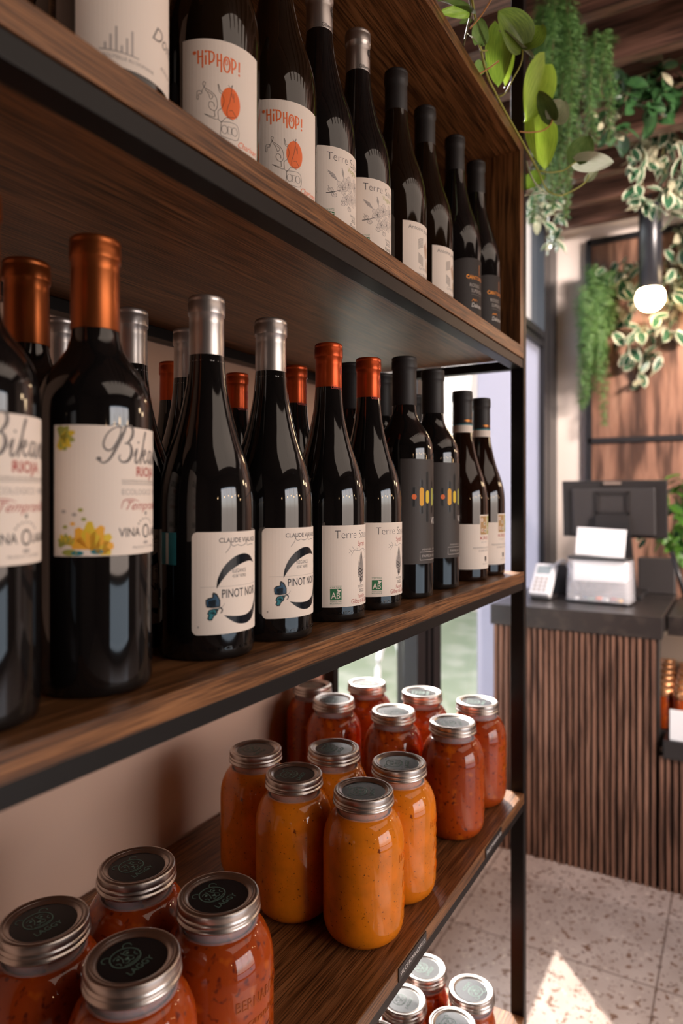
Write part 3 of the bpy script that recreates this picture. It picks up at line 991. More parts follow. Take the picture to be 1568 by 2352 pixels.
# --- pinot
def k_pinot():
    r, c = make_bottle(BURG, 'glassdark', 0.301, 'silver', 0.2345, 0.0149)
    a = Art(); a.text('VIALADE  CLAUDE  VIALADE', -0.040, 0.2415, 0.0042, 'silver', w=0.080)
    a.build('capsule_lettering', c, wrap=(0.0149, 0), solid=0.0003)
    lb = wraplabel('label', r, -0.0460, 0.0440, 0.0215, 0.1035, 0.0405, 0.0001, M['paper'], corner=0.0045)
    a = Art()
    a.text('CLAUDE VIALADE', -0.0245, 0.0948, 0.0037, 'ink', w=0.043, bold=0.008)
    a.line([(-0.019, 0.0865), (-0.015, 0.0915), (-0.0145, 0.0955), (-0.0135, 0.0925), (-0.011, 0.0918), (-0.008, 0.0928), (-0.004, 0.0918), (0.001, 0.0928), (0.003, 0.0955), (0.004, 0.0918), (0.009, 0.0925), (0.014, 0.0918)], 0.0004, 'ink', 3)
    def crescent(pts_o, pts_i):
        o_ = smoothpts([(p[0], p[1], 0) for p in pts_o], 5); i_ = smoothpts([(p[0], p[1], 0) for p in pts_i], 5)
        a.poly([(p.x, p.y) for p in o_] + [(p.x, p.y) for p in reversed(i_[1:-1])], 'inkb')
    crescent([(-0.0265, 0.0580), (-0.0255, 0.0660), (-0.0205, 0.0755), (-0.0120, 0.0825), (-0.0020, 0.0852), (0.0080, 0.0830), (0.0160, 0.0765)],
             [(-0.0265, 0.0580), (-0.0225, 0.0640), (-0.0160, 0.0710), (-0.0080, 0.0755), (0.0000, 0.0780), (0.0080, 0.0785), (0.0160, 0.0765)])
    crescent([(-0.0207, 0.0366), (-0.0130, 0.0310), (-0.0050, 0.0280), (0.0050, 0.0280), (0.0140, 0.0320), (0.0205, 0.0410), (0.0225, 0.0540)],
             [(-0.0207, 0.0366), (-0.0130, 0.0352), (-0.0040, 0.0345), (0.0040, 0.0352), (0.0120, 0.0385), (0.0180, 0.0450), (0.0225, 0.0540)])
    a.text('ELEGANCE', -0.0055, 0.0702, 0.0030, 'ink', w=0.0150, align='C'); a.text('43.06° NORD', -0.0055, 0.0662, 0.0026, 'ink', w=0.0150, align='C')
    for i in range(60):
        a.rect(-0.039 + i * 0.0011, -0.0384 + i * 0.0011, 0.0594, 0.0597, 'grey')
    a.text('PINOT NOIR', -0.0222, 0.0505, 0.0066, 'ink', w=0.0400, bold=0.012)
    # butterfly
    a.poly([(-0.0235, 0.0440), (-0.0235, 0.0490), (-0.0260, 0.0540), (-0.0290, 0.0556), (-0.0300, 0.0540), (-0.0300, 0.0515), (-0.0330, 0.0510), (-0.0352, 0.0495), (-0.0352, 0.0465), (-0.0345, 0.0435), (-0.0300, 0.0428), (-0.0250, 0.0432)], 'ink')
    a.poly([(-0.0245, 0.0442), (-0.0244, 0.0488), (-0.0265, 0.0525), (-0.0286, 0.0540), (-0.0290, 0.0508), (-0.0325, 0.0500), (-0.0344, 0.0490), (-0.0343, 0.0465), (-0.0337, 0.0443), (-0.0300, 0.0436)], 'iblue')
    a.poly([(-0.0240, 0.0428), (-0.0290, 0.0424), (-0.0325, 0.0415), (-0.0340, 0.0385), (-0.0330, 0.0370), (-0.0340, 0.0345), (-0.0325, 0.0328), (-0.0300, 0.0330), (-0.0285, 0.0360), (-0.0265, 0.0375), (-0.0255, 0.0400)], 'ink')
    a.poly([(-0.0248, 0.0424), (-0.0290, 0.0418), (-0.0320, 0.0408), (-0.0330, 0.0385), (-0.0320, 0.0370), (-0.0328, 0.0345), (-0.0318, 0.0338), (-0.0304, 0.0342), (-0.0293, 0.0366), (-0.0270, 0.0382)], 'iteal')
    for t in ((-0.0330, 0.0490), (-0.0290, 0.0530), (-0.0335, 0.0455)):
        a.line([(-0.0245, 0.0438), t], 0.0003, 'ink', 1)
    a.line([(-0.0245, 0.0432), (-0.0222, 0.0420), (-0.0222, 0.0395), (-0.0236, 0.0385)], [0.0009, .0012, .0009, .0004], 'ink')
    a.line([(-0.0232, 0.0432), (-0.0212, 0.0440), (-0.0198, 0.0462)], 0.0003, 'grey')
    a.text('8', -0.0415, 0.0270, 0.0018, 'grey')
    a.build('label_print', lb, wrap=(0.0405, 0.00026))
    st_ = wraplabel('back_sticker', r, -0.078, -0.060, 0.077, 0.103, 0.0405, 0.0001, M['iteal'])
    st_['label'] = 'teal sticker with a white strip'
    a = Art(); a.rect(-0.0715, -0.0680, 0.0775, 0.1025, 'iwhite'); a.build('sticker_print', st_, wrap=(0.0405, 0.00026))
    embossed_base(r)
    return r
# --- orange capped syrah
def ab_logo(a, u, v, w=0.0122):
    a.rect(u, u + w, v, v + w * 0.98, 'igreen')
    a.text('AB', u + w * 0.08, v + w * 0.14, w * 0.52, 'paper', w=w * 0.80, bold=0.01)
    a.ell(u + w * 0.72, v + w * 0.80, w * 0.08, w * 0.17, 'paper', ang=R(40)); a.ell(u + w * 0.84, v + w * 0.78, w * 0.06, w * 0.13, 'paper', ang=R(-50))
    a.text('CERTIFIE', u, v + w * 1.06, w * 0.10, 'igreen', w=w); a.rect(u, u + w, v + w * 1.21, v + w * 1.235, 'igreen')
    a.text('AGRICULTURE', u, v - w * 0.17, w * 0.11, 'igreen', w=w); a.text('BIOLOGIQUE', u, v - w * 0.34, w * 0.11, 'igreen', w=w)

def gg_cap(c, r, ink, zt=0.0):
    a = Art()
    a.text('Gilbert & Gaillard', -0.0125, 0.2490 + zt, 0.0042, ink, w=0.034)
    a.ring(0.004, 0.270 + zt, 0.0044, 0.0052, 0.0009, ink); a.ring(0.004, 0.270 + zt, 0.0028, 0.0034, 0.0008, ink, t0=R(40), t1=R(330)); a.ring(0.0045, 0.2685 + zt, 0.0012, 0.0016, 0.0007, ink)
    a.build('capsule_print', c, wrap=(r, 0.00012))

def k_syrah():
    r, c = make_bottle(BURG, 'glassdark', 0.300, 'orange', 0.240, 0.0148, neck=0.0065)
    gg_cap(c, 0.0148, 'ired')
    lb = wraplabel('label', r, -0.0486, 0.0486, 0.0160, 0.1018, 0.0405, 0.0001, M['paper'])
    a = Art()
    a.text('Terre Sauvage', -0.0350, 0.0880, 0.0086, 'ink', w=0.066, bold=-0.018)
    a.text('Syrah', 0.0005, 0.0795, 0.0054, 'ired', w=0.0135, align='C')
    # twig and hanging bat
    for p in ([(-0.019, 0.0725), (-0.012, 0.0755), (-0.004, 0.0745), (0.004, 0.0765), (0.012, 0.0740)], [(-0.012, 0.0755), (-0.0150, 0.0795)], [(-0.015, 0.0742), (-0.0185, 0.0765)], [(-0.006, 0.0748), (-0.008, 0.0775)], [(0.006, 0.0762), (0.010, 0.0720), (0.0105, 0.0680), (0.008, 0.0655)], [(-0.012, 0.0755), (-0.016, 0.0700)]):
        a.line(p, 0.00035, 'grey', 3)
    a.poly([(0.0005, 0.0745), (-0.0010, 0.0680), (-0.0030, 0.0620), (-0.0060, 0.0560), (-0.0065, 0.0500), (-0.0040, 0.0455), (-0.0030, 0.0415), (-0.0010, 0.0395), (0.0010, 0.0400), (0.0035, 0.0420), (0.0045, 0.0465), (0.0060, 0.0520), (0.0055, 0.0580), (0.0030, 0.0640), (0.0015, 0.0700)], 'lgrey')
    for i in range(7):
        t = i / 6
        a.line([(0.0005, 0.0735), (-0.0058 + 0.0112 * t, 0.0590 - 0.004 * math.sin(math.pi * t)), (-0.0050 + 0.0098 * t, 0.0480)], [0.0003, .0005, .0004], 'ink', 3)
    a.poly([(0.0005, 0.0720), (-0.0008, 0.0670), (0.0, 0.0625), (0.0015, 0.0670)], 'ink')
    for v_ in (0.0535, 0.0500, 0.0465):
        a.line([(-0.0055, v_), (-0.002, v_ + 0.002), (0.001, v_ - 0.001), (0.0050, v_ + 0.001)], [.0004, .0011, .0012, .0005], 'ink', 3)
    a.ell(0.0008, 0.0435, 0.0030, 0.0030, 'ink'); a.ell(0.0010, 0.0445, 0.0012, 0.0010, 'lgrey'); a.line([(0.003, 0.0450), (0.0050, 0.0455)], 0.0008, 'ink', 1); a.line([(-0.001, 0.0405), (-0.0018, 0.0385)], 0.0006, 'ink', 1)
    ab_logo(a, -0.0400, 0.0235)
    a.text("PAYS D'OC", 0.0005, 0.0348, 0.0027, 'ink', w=0.013, align='C'); a.text('2022', 0.0010, 0.0300, 0.0034, 'ink', w=0.0105, align='C')
    a.text('Famille', 0.0010, 0.0240, 0.0040, 'ired', w=0.0145, align='C'); a.text('Gilbert & Gaillard', 0.0040, 0.0188, 0.0046, 'ired', w=0.040, align='C')
    a.build('label_print', lb, wrap=(0.0405, 0.00026))
    embossed_base(r)
    return r
# --- tall dark label with coloured bars
def k_bars():
    r, c = make_bottle(BORD, 'glassdark', 0.3185, 'black', 0.254, 0.0163)
    lb = wraplabel('label', r, -0.0490, 0.0490, 0.0452, 0.1810, 0.0385, 0.0001, M['paperb'])
    a = Art()
    for u, db, bb, off, mt in ((-0.0309, 0.0130, 0.0036, 0, 'iorange'), (-0.0200, 0.0225, 0.0120, 0, 'iamber'), (-0.0097, 0.0335, 0.0085, 0, 'iyellow'), (0.0023, 0.0225, 0.0118, 0, 'iolive'), (0.0130, 0.0120, 0.0036, 0, 'imint'), (0.0240, 0.0250, 0.0100, 0, 'iteal')):
        a.pill(u, 0.1321, 0.0033, db, 'ink')
    a.build('dark_bars', lb, wrap=(0.0385, 0.00022))  # longer black ink bars printed behind the coloured ones
    a = Art()
    for u, bb, mt in ((-0.0309, 0.0036, 'iorange'), (-0.0200, 0.0120, 'iamber'), (-0.0097, 0.0085, 'iyellow'), (0.0023, 0.0118, 'iolive'), (0.0130, 0.0036, 'imint'), (0.0240, 0.0100, 'iteal')):
        a.pill(u, 0.1321, 0.0033, bb, mt)
    a.text('VOLVER', -0.0015, 0.0965, 0.0090, 'iwhite', w=0.036)
    a.text('MALBEC', 0.010, 0.0860, 0.0030, 'grey', w=0.018); a.text('2021', 0.011, 0.0795, 0.0030, 'grey', w=0.009)
    a.text('MENDOZA - ARGENTINA', -0.0190, 0.0628, 0.0022, 'lgrey', w=0.042)
    for p in ([(-0.0227, 0.0503), (0.0290, 0.0503), (0.0290, 0.0605), (-0.0227, 0.0605), (-0.0227, 0.0503)],):
        a.line(p, 0.0007, 'lgrey', 1)
    a.text('FAMILIA GASCON', -0.0190, 0.0538, 0.0032, 'lgrey', w=0.044)
    a.build('label_print', lb, wrap=(0.0385, 0.00030))
    return r
# --- black cap with teal and cream strip, cream label
def k_kris():
    r, c = make_bottle(BURG, 'glassred', 0.302, 'black', 0.230, 0.0158)
    sb = bmesh.new(); lathe(sb, [(0.01595, 0.2315), (0.01600, 0.2485)], 48); s_ = obj('seal_strip', sb, M['iteal'], c, True)
    sb = bmesh.new(); lathe(sb, [(0.01612, 0.2335), (0.01612, 0.2465)], 48); s_ = obj('seal_paper', sb, M['paper'], c, True)
    a = Art(); a.text('MONTEPULCIANO', -0.016, 0.2520, 0.0030, 'igold', w=0.040); a.ell(0.004, 0.264, 0.0022, 0.004, 'igold'); a.build('capsule_print', c, wrap=(0.0159, 0.0001))
    u0, u1, v0, v1, tl, tr_, tv = -0.054, 0.050, 0.0190, 0.0895, -0.0200, 0.0120, 0.1040
    lb = wraplabel('label', r, u0, u1, v0, v1, 0.0405, 0.0001, M['paper'], notch=[(u0, v0), (u1, v0), (u1, v1), (tr_, v1), (tr_, tv), (tl, tv), (tl, v1), (u0, v1)])
    a = Art()
    a.rect(-0.0185, -0.0020, 0.0730, 0.1020, 'tan'); a.rect(0.0, 0.0108, 0.0730, 0.1020, 'iolive')
    for (u, v) in ((-0.0150, 0.096), (-0.0080, 0.090), (-0.0140, 0.080), (-0.0065, 0.079), (0.005, 0.095), (0.004, 0.082)):
        a.ell(u, v, 0.0026, 0.0030, 'paper')
        a.ell(u, v, 0.0012, 0.0014, 'igreen' if u > -0.01 else 'ired')
    a.text('KRIS', -0.0188, 0.0650, 0.0050, 'ired', w=0.022, bold=0.01); a.text('MONTEPULCIANO', -0.032, 0.0510, 0.0026, 'grey', w=0.040); a.text("D'ABRUZZO", -0.022, 0.0465, 0.0026, 'grey', w=0.026)
    a.text('ROSSO', -0.016, 0.0600, 0.0022, 'lgrey', w=0.016)
    a.poly([(-0.0075, 0.0385), (-0.0025, 0.0385), (-0.0025, 0.0330), (-0.0050, 0.0295), (-0.0075, 0.0330)], 'inkb'); a.text('PRODUCT OF ITALY', -0.0130, 0.0262, 0.0015, 'grey', w=0.018)
    a.build('label_print', lb, wrap=(0.0405, 0.00026))
    return r
# --- orange lettering
def k_hiphop():
    r, c = make_bottle(BURG, 'glassamber', 0.300, 'black', 0.238, 0.0149)
    lb = wraplabel('label', r, -0.0610, 0.0100, 0.0180, 0.1050, 0.0405, 0.0001, M['paper'])
    a = Art()
    n = 24
    a.ell(-0.0290, 0.0545, 0.0225, 0.0300, 'ipale', 32)
    a.build('label_tint', lb, wrap=(0.0405, 0.00018))
    a = Art()
    a.ell(-0.0205, 0.0555, 0.0085, 0.0130, 'iorange', 26)
    a.build('orange_spot', lb, wrap=(0.0405, 0.00024))
    a = Art()
    O = 'iorange'
    w_ = 0.00125
    for t in (0, 60, 120):
        a.line([(-0.0500 - 0.0017 * math.cos(R(t + 90)), 0.0935 - 0.0017 * math.sin(R(t + 90))), (-0.0500 + 0.0017 * math.cos(R(t + 90)), 0.0935 + 0.0017 * math.sin(R(t + 90)))], 0.0009, O, 1)
    L = lambda pts, s=1: a.line(pts, w_, O, s)
    # H I P  H O P !  as tall brush letters
    L([(-0.0470, 0.0955), (-0.0468, 0.0845)]); L([(-0.0435, 0.0955), (-0.0433, 0.0812)]); L([(-0.0472, 0.0900), (-0.0430, 0.0905)])
    L([(-0.0408, 0.0915), (-0.0407, 0.0838)]); a.ell(-0.0408, 0.0945, 0.0009, 0.0011, O)
    L([(-0.0380, 0.0950), (-0.0378, 0.0838)]); L([(-0.0395, 0.0948), (-0.0350, 0.0940), (-0.0340, 0.0905), (-0.0352, 0.0868), (-0.0380, 0.0858)], 4)
    L([(-0.0315, 0.0935), (-0.0313, 0.0830)]); L([(-0.0285, 0.0940), (-0.0283, 0.0790)]); L([(-0.0318, 0.0880), (-0.0280, 0.0884)])
    a.ring(-0.0238, 0.0862, 0.0026, 0.0062, w_, O); a.ring(-0.0240, 0.0880, 0.0010, 0.0022, 0.0007, O)
    L([(-0.0195, 0.0925), (-0.0193, 0.0800)]); L([(-0.0208, 0.0922), (-0.0172, 0.0915), (-0.0160, 0.0885), (-0.0172, 0.0850), (-0.0195, 0.0842)], 4)
    L([(-0.0128, 0.0920), (-0.0130, 0.0835)]); a.ell(-0.0130, 0.0810, 0.0008, 0.0010, O)
    K = lambda pts: a.line(pts, 0.00032, 'ink', 4)
    # dancing line figure upside down, and a cassette player
    K([(-0.0480, 0.0585), (-0.0475, 0.0625), (-0.0440, 0.0620), (-0.0445, 0.0600), (-0.0465, 0.0600), (-0.0468, 0.0560), (-0.0480, 0.0562), (-0.0480, 0.0585)])
    K([(-0.0445, 0.0615), (-0.0420, 0.0660), (-0.0410, 0.0690), (-0.0425, 0.0700), (-0.0432, 0.0680), (-0.0415, 0.0650), (-0.0380, 0.0630), (-0.0340, 0.0600), (-0.0320, 0.0560), (-0.0315, 0.0510), (-0.0335, 0.0470), (-0.0370, 0.0480), (-0.0385, 0.0510), (-0.0375, 0.0540), (-0.0345, 0.0530), (-0.0340, 0.0500)])
    K([(-0.0415, 0.0640), (-0.0385, 0.0600), (-0.0370, 0.0560), (-0.0350, 0.0590), (-0.0390, 0.0620)])
    K([(-0.0340, 0.0470), (-0.0338, 0.0420), (-0.0375, 0.0425), (-0.0420, 0.0440), (-0.0360, 0.0410), (-0.0310, 0.0405), (-0.0310, 0.0470), (-0.0280, 0.0500), (-0.0262, 0.0560), (-0.0275, 0.0610), (-0.0300, 0.0630), (-0.0310, 0.0690), (-0.0300, 0.0670), (-0.0290, 0.0640), (-0.0260, 0.0625)])
    K([(-0.0225, 0.0700), (-0.0205, 0.0680), (-0.0190, 0.0710), (-0.0200, 0.0650), (-0.0185, 0.0600)]); K([(-0.0200, 0.0640), (-0.0215, 0.0560), (-0.0235, 0.0500), (-0.0230, 0.0440), (-0.0170, 0.0450)]); K([(-0.0180, 0.0640), (-0.0175, 0.0570)])
    K([(-0.0215, 0.0490), (-0.0195, 0.0500), (-0.0170, 0.0470), (-0.0150, 0.0440)]); K([(-0.0310, 0.0405), (-0.0285, 0.0385), (-0.0270, 0.0400), (-0.0240, 0.0430), (-0.0180, 0.0420)])
    K([(-0.0285, 0.0390), (-0.0150, 0.0390), (-0.0145, 0.0270), (-0.0280, 0.0275), (-0.0287, 0.0330), (-0.0285, 0.0390)]); a.ring(-0.0258, 0.0330, 0.0024, 0.0034, 0.0003, 'ink'); a.ring(-0.0172, 0.0330, 0.0024, 0.0034, 0.0003, 'ink')
    a.line([(-0.0230, 0.0360), (-0.0200, 0.0360), (-0.0200, 0.0300), (-0.0230, 0.0300), (-0.0230, 0.0360)], 0.0003, 'ink', 1)
    a.text('Charivari', -0.0145, 0.0215, 0.0050, O, w=0.022, shear=0.3, ang=R(0))
    a.build('label_print', lb, wrap=(0.0405, 0.00032))
    return r
# --- viognier
def k_viognier():
    r, c = make_bottle(BURG, 'glassdark', 0.298, 'silver', 0.238, 0.0150)
    gg_cap(c, 0.0150, 'ink')
    lb = wraplabel('label', r, -0.0470, 0.0470, 0.0170, 0.1050, 0.0405, 0.0001, M['paper'])
    a = Art()
    a.text('Terre Sauvage', -0.0330, 0.0905, 0.0086, 'ink', w=0.066, bold=-0.018)
    a.text('Viognier', -0.0065, 0.0838, 0.0050, 'iolive', w=0.0190)
    def flower(u, v, s, rot=0):
        for i in range(5):
            t = R(rot + 72 * i)
            cu, cv = u + s * 0.55 * math.cos(t), v + s * 0.55 * math.sin(t)
            a.ell(cu, cv, s * 0.50, s * 0.40, 'ipale', 14, ang=t)
            a.line([(cu + s * (0.50 * math.cos(q) * math.cos(t) - 0.40 * math.sin(q) * math.sin(t)), cv + s * (0.50 * math.cos(q) * math.sin(t) + 0.40 * math.sin(q) * math.cos(t))) for q in [2 * math.pi * k / 12 for k in range(13)]], 0.00028, 'grey', 1)
            for dt in (-0.25, 0, 0.25):
                a.line([(u, v), (u + s * 0.62 * math.cos(t + dt), v + s * 0.62 * math.sin(t + dt))], 0.0002, 'grey', 1)
        a.ell(u, v, s * 0.13, s * 0.13, 'grey', 8)
    for (u, v, s, ro) in ((-0.0055, 0.0700, 0.0085, 10), (0.0090, 0.0720, 0.0085, 40), (-0.0150, 0.0640, 0.0075, 70), (0.0010, 0.0560, 0.0085, 20), (0.0150, 0.0590, 0.0075, 0), (-0.0090, 0.0530, 0.0060, 50)):
        flower(u, v, s, ro)
    for (u, v, L_, an) in ((-0.0200, 0.0690, 0.017, 140), (-0.0130, 0.0740, 0.012, 100), (0.0150, 0.0500, 0.012, -70)):
        t = R(an); d = (math.cos(t), math.sin(t)); n_ = (-d[1], d[0])
        a.poly([(u, v), (u + d[0] * L_ * .5 + n_[0] * L_ * .14, v + d[1] * L_ * .5 + n_[1] * L_ * .14), (u + d[0] * L_, v + d[1] * L_), (u + d[0] * L_ * .5 - n_[0] * L_ * .14, v + d[1] * L_ * .5 - n_[1] * L_ * .14)], 'lgrey')
        for i in range(5):
            k = 0.15 + 0.16 * i
            a.line([(u + d[0] * L_ * k, v + d[1] * L_ * k), (u + d[0] * L_ * (k + .1) + n_[0] * L_ * .11, v + d[1] * L_ * (k + .1) + n_[1] * L_ * .11)], 0.0002, 'ink', 1)
    for (u, v) in ((-0.0290, 0.0590), (-0.0250, 0.0540), (-0.0140, 0.0470), (-0.0040, 0.0440)):
        a.ell(u, v, 0.0030, 0.0024, 'ipale', 12); a.ring(u, v, 0.0030, 0.0024, 0.0003, 'ink'); a.line([(u, v), (u - 0.003, v + 0.004)], 0.0004, 'ink', 1)
    a.line([(-0.034, 0.055), (-0.027, 0.0565), (-0.019, 0.060), (-0.012, 0.063)], [.0009, .0007, .0005, .0003], 'ink')
    ab_logo(a, -0.0370, 0.0240)
    a.text("PAYS D'OC", -0.0015, 0.0368, 0.0026, 'ink', w=0.012); a.text('2023', 0.0, 0.0322, 0.0034, 'ink', w=0.0105)
    a.text('Famille', -0.0015, 0.0260, 0.0040, 'ink', w=0.0145); a.text('Gilbert & Gaillard', -0.0140, 0.0205, 0.0046, 'ink', w=0.040)
    a.build('label_print', lb, wrap=(0.0405, 0.00026))
    return r
# --- hatched diamond label
def k_antoine():
    r, c = make_bottle(BURG, 'glassamber', 0.300, 'black', 0.236, 0.0152)
    lb = wraplabel('label', r, -0.0370, 0.0370, 0.0080, 0.0880, 0.0405, 0.0001, M['paper'])
    a = Art()
    a.text('Antoine Joseph', -0.0295, 0.0785, 0.0050, 'grey', w=0.048)
    for (cu, cv, sgn) in ((-0.0085, 0.0615, 1), (-0.0085, 0.0445, -1), (0.0085, 0.0530, 1), (0.0085, 0.0390, -1)):
        n = 9
        for i in range(n):
            t = (i + 0.5) / n
            hv = 0.0075 * (1 - abs(2 * t - 1) * 0.3)
            a.line([(cu - 0.0055, cv - 0.0075 + 0.013 * t), (cu + 0.0050, cv - 0.0075 + 0.013 * t + 0.0045 * sgn)], 0.0006, 'grey' if cu < 0 else 'tan', 1)
    a.poly([(-0.002, 0.0600), (0.0045, 0.0680), (0.0095, 0.0600), (0.003, 0.0430)], 'vtan')
    a.text('Grenache', -0.0130, 0.0285, 0.0052, 'lgrey', w=0.026, shear=0.4)
    a.text('PARCELLAIRE', -0.0185, 0.0205, 0.0030, 'grey', w=0.034)
    a.build('label_print', lb, wrap=(0.0405, 0.00026))
    return r
M['vtan'] = mat('dusty_rose_ink', (0.50, 0.34, 0.26), 0.6)
# --- dark label with gold
def k_gold():
    r, c = make_bottle(BURG, 'glassdark', 0.300, 'black', 0.238, 0.0152)
    top = [(0.052 * math.cos(R(t)), 0.0905 + 0.010 * math.sin(R(t))) for t in range(0, 181, 10)]
    lb = wraplabel('label', r, 0, 0, 0, 0, 0.0405, 0.0001, M['paperk'], notch=[(-0.052, 0.010), (0.052, 0.010)] + top)
    a = Art()
    a.text('CANTORIO', -0.0310, 0.0675, 0.0055, 'igold', w=0.040, bold=0.02)
    a.text('ROSSO', -0.0250, 0.0555, 0.0052, 'lgrey', w=0.022); a.text('SUPERIORE', -0.0220, 0.0475, 0.0052, 'lgrey', w=0.030); a.rect(-0.022, 0.006, 0.0440, 0.0446, 'grey')
    a.line([(-0.0210, 0.0330), (-0.0185, 0.0365), (-0.015, 0.0350), (-0.012, 0.0370), (-0.009, 0.0340)], [.0004, .0012, .0016, .0012, .0004], 'igold')
    a.text('Daltoso', -0.0215, 0.0250, 0.0062, 'iwhite', w=0.026, shear=0.2); a.rect(-0.003, -0.0018, 0.075, 0.092, 'igold')
    a.build('label_print', lb, wrap=(0.0405, 0.00026))
    return r
# --- upper left bottle with a sketch
def k_sketch():
    r, c = make_bottle(BURG, 'glassdark', 0.300, 'black', 0.238, 0.0150)
    lb = wraplabel('label', r, -0.052, 0.046, 0.0195, 0.1050, 0.0405, 0.0001, M['paper'])
    a = Art()
    a.text('MIS EN BOUTEILLE AU DOMAINE', -0.044, 0.0245, 0.0022, 'grey', w=0.046)
    for i in range(6):
        a.rect(-0.033 + i * 0.0035, -0.0315 + i * 0.0035, 0.0295, 0.0340 + 0.006 * (i % 3), 'lgrey')
    a.rect(-0.036, -0.010, 0.0290, 0.0296, 'grey')
    a.text('ROUGE', 0.010, 0.0330, 0.0028, 'grey', w=0.014, shear=0.4)
    a.text('Domaine', 0.001, 0.0500, 0.0105, 'grey', w=0.050, shear=0.5)
    a.build('label_print', lb, wrap=(0.0405, 0.00026))
    return r

PROTO.update(rioja=k_rioja(), pinot=k_pinot(), syrah=k_syrah(), bars=k_bars(), kris=k_kris(), hiphop=k_hiphop(), viognier=k_viognier(), antoine=k_antoine(), gold=k_gold(), sketch=k_sketch())
USED = set()
def bottle(kind, x, y, z, label, group, rz=0):
    p = PROTO[kind]
    if kind in USED:
        p = copy_tree(p)
    USED.add(kind)
    p.location = (x, y, z)
    p.rotation_euler = (0, 0, R(rz))
    tag(p, label, 'bottle', group)
    return p

GM = 'wine bottles on the middle shelf'
GU = 'wine bottles in the upper crate'
BT = [
 ('rioja', 0.236, 0.390, ZM, 'leftmost Rioja bottle of the middle shelf front row, cut by the frame', GM, 0),
 ('rioja', 0.327, 0.390, ZM, 'large Rioja bottle with copper capsule, whole yellow leaf label in view', GM, 0),
 ('pinot', 0.446, 0.393, ZM, 'silver capped Pinot Noir bottle beside the Rioja bottle, nearer of two', GM, 0),
 ('pinot', 0.533, 0.389, ZM, 'silver capped Pinot Noir bottle beside the orange capped bottles, sharp butterfly label', GM, 0),
 ('syrah', 0.645, 0.392, ZM, 'orange capped Syrah bottle with bat label, next to the Pinot Noir', GM, 0),
 ('syrah', 0.735, 0.390, ZM, 'orange capped Syrah bottle with bat label, next to the brown label bottles', GM, 0),
 ('bars', 0.834, 0.388, ZM, 'tall bottle with brown coloured bar label, beside the Syrah', GM, 0),
 ('bars', 0.937, 0.390, ZM, 'tall bottle with brown coloured bar label, beside the cream KRIS labels', GM, 0),
 ('kris', 1.050, 0.386, ZM, 'KRIS bottle with cream label next to the brown label bottles', GM, 0),
 ('kris', 1.142, 0.386, ZM, 'KRIS bottle with cream label at the right end by the post', GM, 0),
 # second row
 ('rioja', 0.331, 0.472, ZM, 'copper capped bottle in the second row behind the two Rioja bottles', GM, 6),
 ('pinot', 0.440, 0.478, ZM, 'silver capped bottle in the second row right of the large Rioja capsule', GM, 5),
 ('pinot', 0.522, 0.484, ZM, 'silver capped bottle just behind left of the nearer Pinot Noir', GM, -5),
 ('syrah', 0.732, 0.495, ZM, 'orange capped bottle in the second row between Pinot Noir and Syrah', GM, 4),
 ('bars', 0.834, 0.470, ZM, 'black capped bottle in the second row between the two Syrah capsules', GM, 4),
 ('bars', 0.930, 0.470, ZM, 'black capped bottle in the second row beside the front bar label capsule', GM, -4),
 ('kris', 1.048, 0.470, ZM, 'short dark capped bottle behind, between the two tall black capsules', GM, 0),
 # third row
 ('pinot', 0.431, 0.562, ZM, 'silver capped bottle in the back row by the wall, left of Rioja capsule', GM, 8),
 ('syrah', 0.633, 0.615, ZM, 'dark red capped bottle at the back, left of the Pinot Noir capsules', GM, 0),
 ('syrah', 0.734, 0.592, ZM, 'orange capped bottle at the back between the two Pinot Noir bottles', GM, 0),
 # upper crate
 ('sketch', 0.340, 0.390, ZU1, 'bottle at the top left with grey sketch label, cut by the frame', GU, 0),
 ('gold', 0.385, 0.480, ZU1, 'dark bottle behind, between the sketch label and the first orange lettered label', GU, 0),
 ('hiphop', 0.457, 0.395, ZU1, 'amber bottle with orange HIP HOP label, the nearer and larger', GU, 0),
 ('hiphop', 0.553, 0.397, ZU1, 'amber bottle with orange HIP HOP label, beside the Viognier', GU, 0),
 ('viognier', 0.645, 0.404, ZU1, 'silver capped Viognier bottle showing its green AB mark', GU, 0),
 ('viognier', 0.730, 0.402, ZU1, 'silver capped Viognier bottle beside the black capped bottles', GU, -6),
 ('antoine', 0.825, 0.396, ZU1, 'black capped bottle with hatched cream label, beside the Viognier', GU, 0),
 ('antoine', 0.924, 0.397, ZU1, 'black capped bottle with hatched cream label, beside the black label', GU, 0),
 ('gold', 1.022, 0.388, ZU1, 'black label bottle with gold lettering, left of the last one', GU, 0),
 ('gold', 1.116, 0.386, ZU1, 'black label bottle with gold lettering, at the crate end panel', GU, 0),
]
for t in BT:
    bottle(*t)

